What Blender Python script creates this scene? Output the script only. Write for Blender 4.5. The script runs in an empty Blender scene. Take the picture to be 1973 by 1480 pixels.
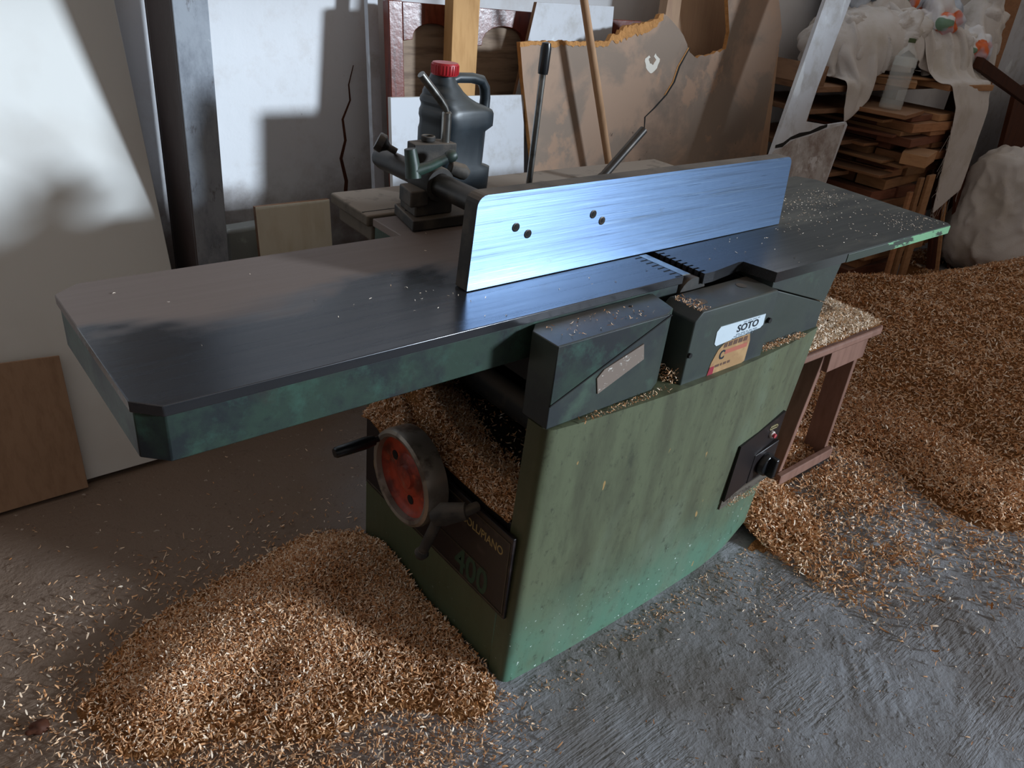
import bpy, bmesh, math, random
import numpy as np
from mathutils import Vector, Matrix, noise as mn
random.seed(7)
S = bpy.context.scene
COL = S.collection
PI = math.pi

# ------------------------------------------------------------------ camera
def cam_setup():
    cd = bpy.data.cameras.new('camera')
    cd.sensor_width = 36.0
    cd.sensor_fit = 'HORIZONTAL'
    cd.lens = 1488.9 / 1973 * 36
    cd.clip_start = 0.05
    o = bpy.data.objects.new('camera', cd)
    COL.objects.link(o)
    r, u, f = (0.7704, -0.6295, 0.1008), (0.2412, 0.4341, 0.868), (0.5902, 0.6444, -0.4863)
    m = Matrix(((r[0], u[0], -f[0], -1.0866), (r[1], u[1], -f[1], -0.9183), (r[2], u[2], -f[2], 1.4177), (0, 0, 0, 1)))
    o.matrix_world = m
    S.camera = o
cam_setup()
# ------------------------------------------------------------------ light
S.view_settings.view_transform = 'Standard'
S.view_settings.look = 'None'
S.view_settings.gamma = 1.0
S.view_settings.use_curve_mapping = False
S.view_settings.exposure = 0.0
SUN_DIR = Vector((-0.61, 0.79, -0.24)).normalized()
def light_setup():
    w = bpy.data.worlds.new('world')
    S.world = w
    w.use_nodes = True
    bg = w.node_tree.nodes['Background']
    bg.inputs[0].default_value = (1.0, 0.87, 0.76, 1)
    bg.inputs[1].default_value = 0.29
    # hazy low sky light that comes in through the doorway
    l = bpy.data.lights.new('doorway_daylight', 'SUN')
    l.energy = 4.5
    l.angle = math.radians(7)
    l.color = (0.76, 0.88, 1.0)
    o = bpy.data.objects.new('doorway_daylight', l)
    o.rotation_euler = (-SUN_DIR).to_track_quat('Z', 'Y').to_euler()
    o.location = (5, -6, 3)
    COL.objects.link(o)
light_setup()

# ------------------------------------------------------------------ mesh helpers
class G:
    def __init__(s):
        s.v = []; s.f = []; s.m = []; s.cm = 0
    def add(s, vs, fs):
        b = len(s.v)
        s.v += [tuple(p) for p in vs]
        for f in fs:
            s.f.append([b + i for i in f]); s.m.append(s.cm)
        return b
    def box(s, a, b, M=None):
        x0, y0, z0 = a; x1, y1, z1 = b
        vs = [(x0,y0,z0),(x1,y0,z0),(x1,y1,z0),(x0,y1,z0),(x0,y0,z1),(x1,y0,z1),(x1,y1,z1),(x0,y1,z1)]
        if M: vs = [M @ Vector(p) for p in vs]
        s.add(vs, [(0,3,2,1),(4,5,6,7),(0,1,5,4),(1,2,6,5),(2,3,7,6),(3,0,4,7)])
    def prism(s, poly, ax, lo, hi, top=None, capm=None):
        # polygon in the plane normal to ax; top = another outline of the same count
        def P(q, w):
            return {'z': (q[0], q[1], w), 'y': (q[0], w, q[1]), 'x': (w, q[0], q[1])}[ax]
        top = top or poly
        n = len(poly)
        b = s.add([P(q, lo) for q in poly] + [P(q, hi) for q in top], [])
        area = sum(poly[i][0]*poly[(i+1)%n][1]-poly[(i+1)%n][0]*poly[i][1] for i in range(n))
        flip = (area < 0) != (ax == 'y')
        F = [list(range(n))[::-1], list(range(n, 2*n))] + [[i, (i+1)%n, n+(i+1)%n, n+i] for i in range(n)]
        for k, f in enumerate(F):
            if flip: f = f[::-1]
            s.f.append([b+i for i in f])
            s.m.append(capm[k] if (capm and k < 2 and capm[k] is not None) else s.cm)
    def tube(s, pts, r, n=12, cap=True):
        pts = [Vector(p) for p in pts]
        rs = r if isinstance(r, (list, tuple)) else [r]*len(pts)
        rings = []
        t0 = (pts[1]-pts[0]).normalized()
        nrm = t0.orthogonal().normalized()
        for i, p in enumerate(pts):
            t = ((pts[min(i+1, len(pts)-1)]-pts[max(i-1, 0)])).normalized()
            nrm = (nrm - t*nrm.dot(t)).normalized()
            bn = t.cross(nrm)
            rings.append([p + rs[i]*(math.cos(2*PI*k/n)*nrm + math.sin(2*PI*k/n)*bn) for k in range(n)])
        s.loft(rings, cap)
    def loft(s, rings, cap=True):
        n = len(rings[0]); b = s.add([p for R in rings for p in R], [])
        for i in range(len(rings)-1):
            for k in range(n):
                s.f.append([b+i*n+k, b+i*n+(k+1)%n, b+(i+1)*n+(k+1)%n, b+(i+1)*n+k]); s.m.append(s.cm)
        if cap:
            s.f.append([b+k for k in range(n)][::-1]); s.m.append(s.cm)
            s.f.append([b+(len(rings)-1)*n+k for k in range(n)]); s.m.append(s.cm)
    def lathe(s, prof, o, ax, n=24, cap=True):
        o = Vector(o); ax = Vector(ax).normalized(); e1 = ax.orthogonal().normalized(); e2 = ax.cross(e1)
        s.loft([[o + ax*h + max(r, 1e-4)*(math.cos(2*PI*k/n)*e1 + math.sin(2*PI*k/n)*e2) for k in range(n)] for r, h in prof], cap)
    def grid(s, fn, nu, nv):
        b = s.add([fn(i/(nu-1), j/(nv-1)) for j in range(nv) for i in range(nu)], [])
        for j in range(nv-1):
            for i in range(nu-1):
                a = b+j*nu+i
                s.f.append([a, a+1, a+nu+1, a+nu]); s.m.append(s.cm)

def link(name, me, parent=None):
    o = bpy.data.objects.new(name, me)
    COL.objects.link(o)
    if parent:
        o.parent = parent
        if parent.type == 'EMPTY':
            o.matrix_parent_inverse = Matrix.Translation(-parent.location)
    return o
def obj(name, g, mats, parent=None, bevel=0, smooth=False, label=None, cat=None, group=None, kind=None, seg=2):
    me = bpy.data.meshes.new(name)
    me.from_pydata(g.v, [], g.f)
    mats = mats if isinstance(mats, (list, tuple)) else [mats]
    for m in mats: me.materials.append(m)
    if len(mats) > 1: me.polygons.foreach_set('material_index', g.m)
    bm = bmesh.new(); bm.from_mesh(me)
    bmesh.ops.recalc_face_normals(bm, faces=bm.faces)
    bm.to_mesh(me); bm.free()
    if smooth or bevel:
        me.polygons.foreach_set('use_smooth', [True]*len(me.polygons))
        try: me.set_sharp_from_angle(angle=math.radians(smooth if smooth and smooth is not True else 40))
        except Exception: pass
    o = link(name, me, parent)
    if bevel:
        md = o.modifiers.new('bevel', 'BEVEL')
        md.width = bevel; md.segments = seg; md.limit_method = 'ANGLE'; md.angle_limit = math.radians(35)
        md.harden_normals = False
    tag(o, label, cat, group, kind)
    return o
def tag(o, label=None, cat=None, group=None, kind=None):
    if label: o['label'] = label
    if cat: o['category'] = cat
    if group: o['group'] = group
    if kind: o['kind'] = kind
    return o
def thing(name, label, cat, loc, group=None):
    o = bpy.data.objects.new(name, None)
    o.empty_display_size = 0.05
    COL.objects.link(o)
    o.location = loc
    return tag(o, label, cat, group)
def center(o):
    # move the origin of a world-coordinate mesh to its base centre
    me = o.data
    n = len(me.vertices); a = np.empty(n*3); me.vertices.foreach_get('co', a); a = a.reshape(-1, 3)
    c = np.array([(a[:,0].min()+a[:,0].max())/2, (a[:,1].min()+a[:,1].max())/2, a[:,2].min()])
    me.vertices.foreach_set('co', (a-c).ravel()); o.location = c
    return o

# ------------------------------------------------------------------ materials
def C(h):
    h = h.lstrip('#')
    v = [int(h[i:i+2], 16)/255 for i in (0, 2, 4)]
    return tuple(x/12.92 if x <= .04045 else ((x+.055)/1.055)**2.4 for x in v) + (1,)
class M:
    def __init__(s, name, base, rough=.6, metal=0, spec=.4):
        s.m = bpy.data.materials.new(name); s.m.use_nodes = True
        s.nt = s.m.node_tree; s.b = s.nt.nodes['Principled BSDF']
        s.b.inputs['Roughness'].default_value = rough
        s.b.inputs['Metallic'].default_value = metal
        s.b.inputs['Specular IOR Level'].default_value = spec
        s.tc = s.N('ShaderNodeTexCoord')
        s.co = s.tc.outputs['Object']
        s.c = base if not isinstance(base, str) else C(base)
        s.hb = None; s.commit()
    def N(s, t): return s.nt.nodes.new(t)
    def L(s, a, b): s.nt.links.new(a, b)
    def put(s, sock, v):
        if hasattr(v, 'links') or isinstance(v, bpy.types.NodeSocket): s.L(v, sock)
        else: sock.default_value = v
    def commit(s): s.put(s.b.inputs['Base Color'], s.c); return s
    def map(s, sc=(1,1,1), rot=(0,0,0), loc=(0,0,0), co=None):
        n = s.N('ShaderNodeMapping'); s.L(co or s.co, n.inputs[0])
        n.inputs['Scale'].default_value = sc; n.inputs['Rotation'].default_value = rot; n.inputs['Location'].default_value = loc
        return n.outputs[0]
    def noise(s, scale, detail=4, rough=.55, st=(1,1,1), loc=(0,0,0), dist=0, rot=(0,0,0)):
        n = s.N('ShaderNodeTexNoise'); s.L(s.map(st, rot, loc), n.inputs['Vector'])
        n.inputs['Scale'].default_value = scale; n.inputs['Detail'].default_value = detail
        n.inputs['Roughness'].default_value = rough; n.inputs['Distortion'].default_value = dist
        return n.outputs['Fac']
    def voro(s, scale, st=(1,1,1), feat='F1', out='Distance'):
        n = s.N('ShaderNodeTexVoronoi'); n.feature = feat; s.L(s.map(st), n.inputs['Vector']); n.inputs['Scale'].default_value = scale
        return n.outputs[out]
    def wave(s, scale, dist=2, det=2, dsc=1, st=(1,1,1), rot=(0,0,0), d='X', kind='BANDS'):
        n = s.N('ShaderNodeTexWave'); n.wave_type = kind; n.bands_direction = d
        s.L(s.map(st, rot), n.inputs['Vector']); n.inputs['Scale'].default_value = scale
        n.inputs['Distortion'].default_value = dist; n.inputs['Detail'].default_value = det; n.inputs['Detail Scale'].default_value = dsc
        return n.outputs['Fac']
    def step(s, f, a, b, lo=0., hi=1.):
        n = s.N('ShaderNodeMapRange'); n.interpolation_type = 'SMOOTHSTEP' if (lo, hi) == (0., 1.) else 'LINEAR'
        s.put(n.inputs[0], f)
        n.inputs[1].default_value = a; n.inputs[2].default_value = b; n.inputs[3].default_value = lo; n.inputs[4].default_value = hi
        return n.outputs[0]
    def mth(s, op, a, b=0.):
        n = s.N('ShaderNodeMath'); n.operation = op; s.put(n.inputs[0], a); s.put(n.inputs[1], b); return n.outputs[0]
    def xyz(s, i):
        n = s.N('ShaderNodeSeparateXYZ'); s.L(s.co, n.inputs[0]); return n.outputs[i]
    def nrm(s, i):
        g = s.N('ShaderNodeNewGeometry'); n = s.N('ShaderNodeSeparateXYZ'); s.L(g.outputs['Normal'], n.inputs[0]); return n.outputs[i]
    def lay(s, col, fac):
        n = s.N('ShaderNodeMix'); n.data_type = 'RGBA'
        s.put(n.inputs[0], fac); s.put(n.inputs[6], s.c); s.put(n.inputs[7], C(col) if isinstance(col, str) else col)
        s.c = n.outputs[2]; s.commit(); return s
    def mul(s, fac, lo, hi):
        # scale brightness between lo and hi with fac
        n = s.N('ShaderNodeMix'); n.data_type = 'RGBA'; n.blend_type = 'MULTIPLY'; n.inputs[0].default_value = 1
        s.put(n.inputs[6], s.c)
        v = s.step(fac, 0, 1, lo, hi); cc = s.N('ShaderNodeCombineColor')
        for i in range(3): s.L(v, cc.inputs[i])
        s.L(cc.outputs[0], n.inputs[7]); s.c = n.outputs[2]; s.commit(); return s
    def rand(s, lo=.75, hi=1.2):
        n = s.N('ShaderNodeObjectInfo'); return s.mul(n.outputs['Random'], lo, hi)
    def roughn(s, fac, lo, hi): s.put(s.b.inputs['Roughness'], s.step(fac, 0, 1, lo, hi)); return s
    def bump(s, h, strength=.3, dist=.01):
        n = s.N('ShaderNodeBump'); n.inputs['Strength'].default_value = strength; n.inputs['Distance'].default_value = dist
        s.put(n.inputs['Height'], h)
        if s.hb: s.L(s.hb, n.inputs['Normal'])
        s.hb = n.outputs[0]; s.L(s.hb, s.b.inputs['Normal']); return s

MT = {}
def wood(name, base, dark, grain=(1, 14, 14), sc=6, rough=.7, rnd=True, dusty=.0):
    m = M(name, base, rough, 0, .25)
    g = m.noise(sc, 5, .6, grain)
    m.lay(dark, m.step(g, .45, .75, 0., .8))
    m.mul(m.noise(3, 3), .75, 1.15)
    if rnd: m.rand(.62, 1.2)
    if dusty: m.lay('#8d7f70', m.mth('MULTIPLY', m.step(m.nrm(2), .5, .95), dusty))
    m.bump(g, .15, .004)
    MT[name] = m.m
    return m
def materials():
    # concrete floor
    m = M('concrete', '#8b8d92', .85, 0, .2)
    big = m.noise(1.6, 5, .6)
    m.lay('#74706e', m.step(big, .42, .66)).lay('#a0a2a8', m.step(m.noise(2.3, 6, .65, loc=(3, 1, 0)), .52, .72, 0., .7))
    # brown wood dust trodden in towards the left wall
    lft = m.step(m.mth('ADD', m.mth('ADD', m.mth('MULTIPLY', m.xyz(0), -1.0), m.mth('MULTIPLY', m.xyz(1), .5)), m.mth('MULTIPLY', m.noise(2.5, 4), .5)), .35, .95)
    m.lay('#75604f', m.mth('MULTIPLY', lft, .9))
    m.lay('#b9aea3', m.mth('MULTIPLY', m.step(m.noise(55, 3, .6), .66, .72), .55))
    m.lay('#4c3f37', m.mth('MULTIPLY', m.step(m.noise(28, 2, .6, loc=(9, 9, 0)), .70, .76), .5))
    h1 = m.noise(6, 6, .58)
    h2 = m.noise(90, 4, .65)
    tr = m.mth('MULTIPLY', m.wave(9, 3, 3, 2.2, rot=(0, 0, .9)), m.step(m.noise(3.2, 3, .5, loc=(4, 2, 0)), .60, .66))
    tr2 = m.mth('MULTIPLY', m.wave(13, 3, 3, 2.0, rot=(0, 0, -.35)), m.step(m.noise(3.6, 3, .5, loc=(-4, 7, 0)), .62, .67))
    m.bump(h1, .38, .045).bump(m.mth('ADD', tr, tr2), .22, .005).bump(m.step(m.noise(20, 3, .5, loc=(3, 3, 3)), .6, .74), .4, .006).bump(m.step(m.noise(48, 2, .5, loc=(6, 3, 3)), .66, .74), .5, .005).bump(m.mth('MULTIPLY', m.noise(14, 3, .6, (1, 7, 1), rot=(0, 0, .5)), m.step(m.noise(2.4, 2, .5, loc=(8, 3, 1)), .55, .62)), .55, .008).bump(m.mth('MULTIPLY', m.noise(14, 3, .6, (1, 9, 1), rot=(0, 0, -.45)), m.step(m.noise(2.0, 2, .5, loc=(1, 8, 1)), .56, .63)), .55, .008).bump(h2, .4, .004)
    MT['concrete'] = m.m
    # limewashed wall
    m = M('wall_paint', '#dcdde0', .85, 0, .2)
    z = m.xyz(2)
    n = m.noise(5, 6, .65)
    dirt = m.step(m.mth('ADD', z, m.mth('MULTIPLY', n, -.9)), .36, -.08)
    m.lay('#b9ada4', m.step(m.noise(9, 6, .7), .52, .75, 0., .35))
    m.lay('#73625a', m.mth('MULTIPLY', dirt, .85))
    m.lay('#4a3a33', m.mth('MULTIPLY', m.step(m.noise(24, 4, .6, loc=(2, 2, 2)), .69, .74), .8))
    m.lay('#5b5650', m.mth('MULTIPLY', m.step(m.voro(6.2), .085, .05), m.step(m.noise(6), .5, .56)))
    m.bump(m.noise(12, 6), .2, .01)
    MT['wall'] = m.m
    # grey steel post with peeling; shade of its left face painted in
    m = M('post_paint', '#9298a0', .55, .0, .4)
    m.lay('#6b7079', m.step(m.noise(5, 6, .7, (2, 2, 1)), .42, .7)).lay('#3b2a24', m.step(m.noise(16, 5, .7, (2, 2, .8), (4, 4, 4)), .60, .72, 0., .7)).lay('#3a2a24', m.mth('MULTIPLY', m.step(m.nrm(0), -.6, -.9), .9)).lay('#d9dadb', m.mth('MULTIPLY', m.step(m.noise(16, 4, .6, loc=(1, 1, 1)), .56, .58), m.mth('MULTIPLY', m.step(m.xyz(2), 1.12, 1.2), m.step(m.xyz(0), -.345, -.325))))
    m.bump(m.noise(40, 4), .15, .004)
    MT['post'] = m.m
    # machined cast iron
    m = M('cast_iron', '#545457', .34, .75, .5)
    st = m.noise(9, 6, .65, (.35, 9, 9))
    m.lay('#45484d', m.step(st, .42, .7, 0., .7)).lay('#6c7077', m.step(m.noise(14, 5, .7, (.3, 12, 9), (5, 3, 1)), .62, .8, 0., .45))
    dust = m.mth('MULTIPLY', m.step(m.mth('ADD', m.xyz(1), m.mth('MULTIPLY', m.noise(3.2, 3, .5, (1, 1.4, 1), dist=.8), .62)), .50, .62), m.step(m.xyz(0), .12, -.05))
    m.lay('#74645b', m.mth('MULTIPLY', dust, .8))
    d2 = m.step(m.xyz(0), .38, .75)
    m.lay('#2b2d2a', m.mth('MULTIPLY', m.step(m.xyz(0), .35, .6), .9)).lay('#57564f', m.mth('MULTIPLY', m.mth('MULTIPLY', d2, m.step(m.mth('ADD', m.noise(5, 4, .6, (.5, 3, 1)), m.mth('MULTIPLY', m.xyz(1), .5)), .5, .72)), .7))
    met = m.mth('SUBTRACT', .8, m.mth('MULTIPLY', m.mth('MAXIMUM', dust, m.mth('MULTIPLY', d2, .75)), .8))
    m.put(m.b.inputs['Metallic'], met)
    m.put(m.b.inputs['Roughness'], m.mth('ADD', m.step(st, .3, .8, .20, .32), m.mth('MULTIPLY', m.mth('MAXIMUM', dust, d2), .38)))
    m.bump(st, .06, .003)
    MT['iron'] = m.m
    # brushed fence face; blue sky reflection put into its colours
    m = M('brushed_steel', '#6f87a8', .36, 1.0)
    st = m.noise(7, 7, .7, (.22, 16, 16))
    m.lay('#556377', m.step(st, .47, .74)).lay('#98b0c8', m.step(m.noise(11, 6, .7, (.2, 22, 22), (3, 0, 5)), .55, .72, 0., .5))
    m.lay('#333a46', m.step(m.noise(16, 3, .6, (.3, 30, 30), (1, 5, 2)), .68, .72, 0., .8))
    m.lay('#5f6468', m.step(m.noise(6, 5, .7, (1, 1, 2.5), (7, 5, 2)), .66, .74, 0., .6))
    m.roughn(st, .36, .46)
    m.b.inputs['Anisotropic'].default_value = .85
    cz = m.N('ShaderNodeCombineXYZ'); cz.inputs[2].default_value = 1; m.L(cz.outputs[0], m.b.inputs['Tangent'])
    m.bump(m.noise(30, 4, .7, (.08, 8, 8)), .12, .003)
    MT['brushed'] = m.m
    m = M('dark_casting', '#33312f', .7, .25)
    m.lay('#4d463f', m.step(m.noise(18, 5), .45, .7)).lay('#75685b', m.mth('MULTIPLY', m.step(m.nrm(2), .4, .9), m.step(m.noise(6, 4), .3, .6, .2, .75)))
    m.bump(m.noise(60, 4), .2, .004)
    MT['casting'] = m.m
    m = M('dusty_casting', '#5c544b', .8, 0, .2); m.lay('#8d8175', m.step(m.nrm(2), .4, .9)).lay('#3b3631', m.step(m.noise(16, 5), .55, .7, 0., .6)); MT['dustcast'] = m.m
    m = M('dark_steel', '#3c3a39', .42, .8)
    m.lay('#57504a', m.step(m.noise(12, 5), .45, .7)).lay('#6e645a', m.mth('MULTIPLY', m.step(m.nrm(2), .3, .95), .45))
    m.bump(m.noise(40, 4), .08, .003)
    MT['steel'] = m.m
    m = M('bright_steel', '#9b9a96', .3, 1.0)
    m.lay('#6c6a66', m.step(m.noise(30, 5), .45, .7))
    MT['chrome'] = m.m
    # dark green enamel, worn to bare black
    m = M('dark_green_enamel', '#27392f', .45, 0, .5)
    n = m.noise(7, 7, .65)
    m.lay('#141a1f', m.step(n, .40, .62)).lay('#35574a', m.step(m.noise(13, 7, .72, loc=(4, 1, 2)), .52, .74, 0., .75)).lay('#12171b', m.step(m.noise(38, 5, .7, loc=(4, 9, 2)), .58, .72, 0., .6))
    m.lay('#3a3128', m.step(m.noise(5, 5, .6, loc=(1, 8, 3)), .58, .75, 0., .75))
    m.lay('#5e584f', m.mth('MULTIPLY', m.step(m.nrm(2), .5, .95), .45))
    m.roughn(n, .38, .62); m.bump(m.noise(50, 4), .1, .003)
    MT['dkgreen'] = m.m
    # housings
    m = M('housing_enamel', '#343c37', .42, 0, .5)
    n = m.noise(6, 6, .6)
    m.lay('#23292c', m.step(n, .42, .66)).lay('#44584a', m.step(m.noise(8, 5, .65, loc=(3, 3, 1)), .58, .72, 0., .7))
    m.lay('#4b4038', m.mth('MULTIPLY', m.step(m.nrm(2), .6, .95), m.step(m.noise(9, 5), .35, .65, .1, .7)))
    m.roughn(n, .36, .6); m.bump(m.noise(70, 3), .08, .003)
    MT['housing'] = m.m
    # light green cabinet
    m = M('cabinet_enamel', '#5b614a', .42, 0, .45)
    st = m.noise(5, 6, .65, (3.2, 3.2, .7))
    m.lay('#464836', m.step(st, .42, .66, 0., .85)).lay('#56806c', m.mth('MULTIPLY', m.step(m.xyz(2), .30, .02), m.step(m.noise(8, 4), .3, .55, .35, .8))).lay('#687461', m.mth('MULTIPLY', m.step(m.noise(3, 4, .6, (1, 1, .6), (6, 2, 2)), .5, .66), .6))  # lit teal of the lower panel is put into the enamel colour
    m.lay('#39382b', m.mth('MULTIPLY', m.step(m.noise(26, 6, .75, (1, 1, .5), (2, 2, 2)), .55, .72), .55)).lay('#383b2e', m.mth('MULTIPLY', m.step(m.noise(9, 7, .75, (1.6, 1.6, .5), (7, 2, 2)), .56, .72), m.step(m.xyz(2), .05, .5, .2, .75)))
    m.lay('#2e2f26', m.mth('MULTIPLY', m.step(m.noise(62, 5, .75, (1, 1, .6)), .55, .72), .65))
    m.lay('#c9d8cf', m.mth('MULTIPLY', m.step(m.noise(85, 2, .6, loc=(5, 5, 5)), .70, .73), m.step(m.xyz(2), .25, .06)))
    m.lay('#b08a55', m.mth('MULTIPLY', m.step(m.noise(26, 3, .6, (1, 1, .4), (8, 1, 5)), .72, .75), .7))
    m.lay('#3f3f26', m.mth('MULTIPLY', m.step(m.nrm(0), -.6, -.95), .8))  # shade of the left-facing side painted into the enamel
    m.roughn(st, .36, .6); m.bump(m.noise(40, 4), .08, .003)
    MT['green'] = m.m
    m = M('edge_green', '#74a57d', .5)
    m.lay('#333d35', m.step(m.mth('ADD', m.noise(22, 5, .7, (.5, 1, 2)), m.step(m.xyz(0), 1.05, .80, 0., .4)), .56, .60))
    MT['edgegreen'] = m.m
    m = M('black_plate', '#191314', .4); m.lay('#332a28', m.step(m.noise(20, 5), .55, .72)); MT['black'] = m.m
    m = M('deep_black', '#0e0c0b', .8); MT['deep'] = m.m
    m = M('black_plastic', '#15171a', .28, 0, .5); MT['blackplastic'] = m.m
    m = M('red_enamel', '#a33a22', .5); m.lay('#5a2016', m.step(m.noise(14, 5, .6), .45, .68)).lay('#d4572a', m.step(m.noise(11, 4, loc=(3, 4, 1)), .6, .72)); m.lay('#7d6352', m.step(m.noise(30, 5, .7, loc=(8, 8, 1)), .56, .7, 0., .6)); MT['redenamel'] = m.m
    m = M('rim_metal', '#8f857a', .36, .6); m.lay('#5a5048', m.step(m.noise(20, 5), .5, .7)); MT['rim'] = m.m
    m = M('jerrycan_plastic', '#182026', .42, 0, .5)
    m.lay('#4b4a45', m.mth('MULTIPLY', m.step(m.nrm(2), .1, .9), .8)).lay('#2a353d', m.step(m.noise(9, 4), .5, .7, 0., .6)); m.roughn(m.noise(20, 4), .34, .5)
    MT['jerry'] = m.m
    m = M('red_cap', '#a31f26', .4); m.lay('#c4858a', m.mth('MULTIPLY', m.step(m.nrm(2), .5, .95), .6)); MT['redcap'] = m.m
    # boards
    m = M('white_laminate', '#d9d9d6', .5, 0, .3); m.lay('#bdb6ae', m.step(m.noise(3, 5), .5, .75, 0., .4)); MT['laminate'] = m.m
    m = M('dusty_laminate', '#c9ccd2', .6, 0, .3); m.lay('#b3b2b2', m.step(m.noise(8, 6, .7), .45, .7)).lay('#e3e9ee', m.step(m.noise(6, 4, .6, (1, 1, .5), (3, 3, 3)), .62, .66, 0., .8)); MT['laminate2'] = m.m
    m = M('stained_plaster', '#bdbab9', .8, 0, .2); m.lay('#85736a', m.step(m.noise(7, 6, .7), .45, .62, 0., .8)).lay('#d2d2d4', m.step(m.noise(9, 5, .7, loc=(3, 3, 3)), .56, .66)); m.bump(m.noise(30, 5), .3, .005); MT['plaster'] = m.m
    m = M('mdf', '#a88e7b', .8, 0, .2)
    a = m.step(m.noise(3.0, 6, .62, dist=.5), .44, .56)
    m.lay('#8f7f72', a).lay('#7b6c61', m.step(m.noise(2.2, 6, .65, loc=(2, 1, 5)), .52, .66, 0., .8)).lay('#b09079', m.step(m.noise(4.5, 5, .6, loc=(6, 1, 1)), .60, .64, 0., .7))
    m.lay('#3f332c', m.mth('MULTIPLY', m.step(m.noise(17, 5, .7, loc=(1, 6, 1)), .64, .72), m.step(m.xyz(2), 1.05, .8)))
    m.bump(m.noise(30, 4), .1, .003)
    MT['mdf'] = m.m
    m = M('mdf_core', '#c08a52', .9); m.mul(m.noise(40, 5), .6, 1.25); m.bump(m.noise(60, 5), .8, .01); MT['mdfcore'] = m.m
    m = M('salt_bloom', '#e6e2d8', .9); MT['bloom'] = m.m
    m = M('varnished_red_wood', '#6d2f22', .22, 0, .6); g = m.noise(6, 5, .6, (12, 12, 1)); m.lay('#4a1c14', m.step(g, .45, .7)); m.lay('#8b4630', m.step(m.noise(5, 4, loc=(3, 3, 3)), .55, .7, 0., .6)); m.bump(m.noise(45, 3), .12, .004); MT['redwood'] = m.m
    m = M('raw_panel', '#8f7a66', .7); g = m.noise(5, 5, .6, (1, 1, 9)); m.lay('#6b5748', m.step(g, .42, .7)); MT['rawpanel'] = m.m
    wood('pine', '#c39763', '#a87c4a', (10, 10, 1), 5, rnd=False)
    wood('ply', '#a2836a', '#8a6c55', (14, 14, 1), 4, rnd=False)
    wood('cream_board', '#e4dcc8', '#d2c5a8', (6, 6, 1), 4, rnd=False)
    wood('broom', '#b38d6c', '#93704f', (10, 10, 1), 5, rnd=False)
    wood('beige_panel', '#c0a084', '#b2917a', (10, 10, 1), 5, rnd=False)
    wood('offcut_a', '#ab7c58', '#855b3f', (2, 2, 10), 5, dusty=.35)
    wood('offcut_b', '#b58a63', '#94694a', (2, 2, 10), 5, dusty=.35)
    wood('offcut_c', '#8a5a45', '#694030', (2, 2, 10), 5, dusty=.3)
    wood('rack_wood', '#8c6a50', '#6c4f3c', (2, 2, 8), 5)
    wood('dark_board', '#55301f', '#3a2016', (8, 8, 1), 5)
    wood('stool_wood', '#876456', '#6a4a3d', (5, 5, 1), 6, rnd=False)
    # sack fabric
    m = M('woven_sack', '#d2cecb', .75, 0, .25)
    m.lay('#c2bcb4', m.step(m.noise(5, 6, .6), .45, .7)).lay('#a08f7e', m.step(m.noise(7, 5, .65, loc=(3, 4, 4)), .6, .76, 0., .55))
    m.bump(m.mth('ADD', m.wave(60, .4, 0), m.wave(60, .4, 0, d='Z')), .12, .003)
    MT['sack'] = m.m
    m = M('printed_bag', '#dfe0e3', .4, 0, .4)
    m.lay('#d9682f', m.step(m.noise(5, 2, .4, loc=(1, 2, 5)), .62, .64)).lay('#6f8f78', m.step(m.noise(6, 2, .4, loc=(7, 2, 1)), .62, .64)).lay('#b9c3d8', m.step(m.noise(4, 3), .55, .6, 0., .6))
    MT['bag'] = m.m
    m = M('clear_bag', '#c3cdda', .35, 0, .4); m.lay('#98a3b3', m.step(m.noise(6, 5), .45, .65)); MT['bluebag'] = m.m
    m = M('clear_pet', '#e6ecea', .14, 0, .8); m.b.inputs['Alpha'].default_value = .3; MT['pet'] = m.m
    m = M('bottle_cap', '#4d5a38', .5); MT['bottlecap'] = m.m
    m = M('label_paper', '#c3d0d8', .55); m.lay('#a9b6bf', m.step(m.noise(25, 4), .5, .7, 0., .5)); MT['paper'] = m.m
    m = M('label_ink', '#15202c', .6); MT['ink'] = m.m
    m = M('label_ink_faint', '#6d7a84', .6); MT['inkfaint'] = m.m
    m = M('orange_label', '#a17e56', .55); m.lay('#8f5b47', m.step(m.noise(14, 4, .6, (1, 1, 2)), .5, .6, 0., .5)).lay('#b8966a', m.step(m.noise(24, 4), .55, .66, 0., .6)); MT['orangelabel'] = m.m
    m = M('label_crimson', '#8e2436', .55); MT['crimson'] = m.m
    m = M('label_brown', '#5d4335', .6); MT['labelbrown'] = m.m
    m = M('label_rose', '#a9604e', .6); MT['rose'] = m.m
    m = M('torn_label', '#77695f', .7); m.lay('#c9c5bd', m.step(m.noise(40, 5, .7, (1, 1, 2)), .58, .64)); MT['torn'] = m.m
    m = M('gilt_lettering', '#96804f', .5); MT['gilt'] = m.m
    m = M('frame_line', '#4a4030', .6); MT['frameline'] = m.m
    m = M('faint_lettering', '#3a2f2a', .5); MT['faint'] = m.m
    m = M('green_lettering', '#1f3d2c', .5); MT['greenletter'] = m.m
    m = M('ochre_line', '#a59a72', .5); MT['ochre'] = m.m
    m = M('button_red', '#b5484f', .4); MT['button'] = m.m
    m = M('button_ring', '#c9bcb5', .4); MT['buttonring'] = m.m
    m = M('stone_grey', '#8c8d88', .85); m.lay('#b0b1ac', m.step(m.noise(20, 5), .5, .7)); MT['stone'] = m.m
    # shavings: per-chip tone from the mesh attribute, heap bed shares it
    m = M('shavings', '#cb976a', .75, 0, .25)
    a = m.N('ShaderNodeAttribute'); a.attribute_name = 'tone'
    f = a.outputs['Fac']
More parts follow.
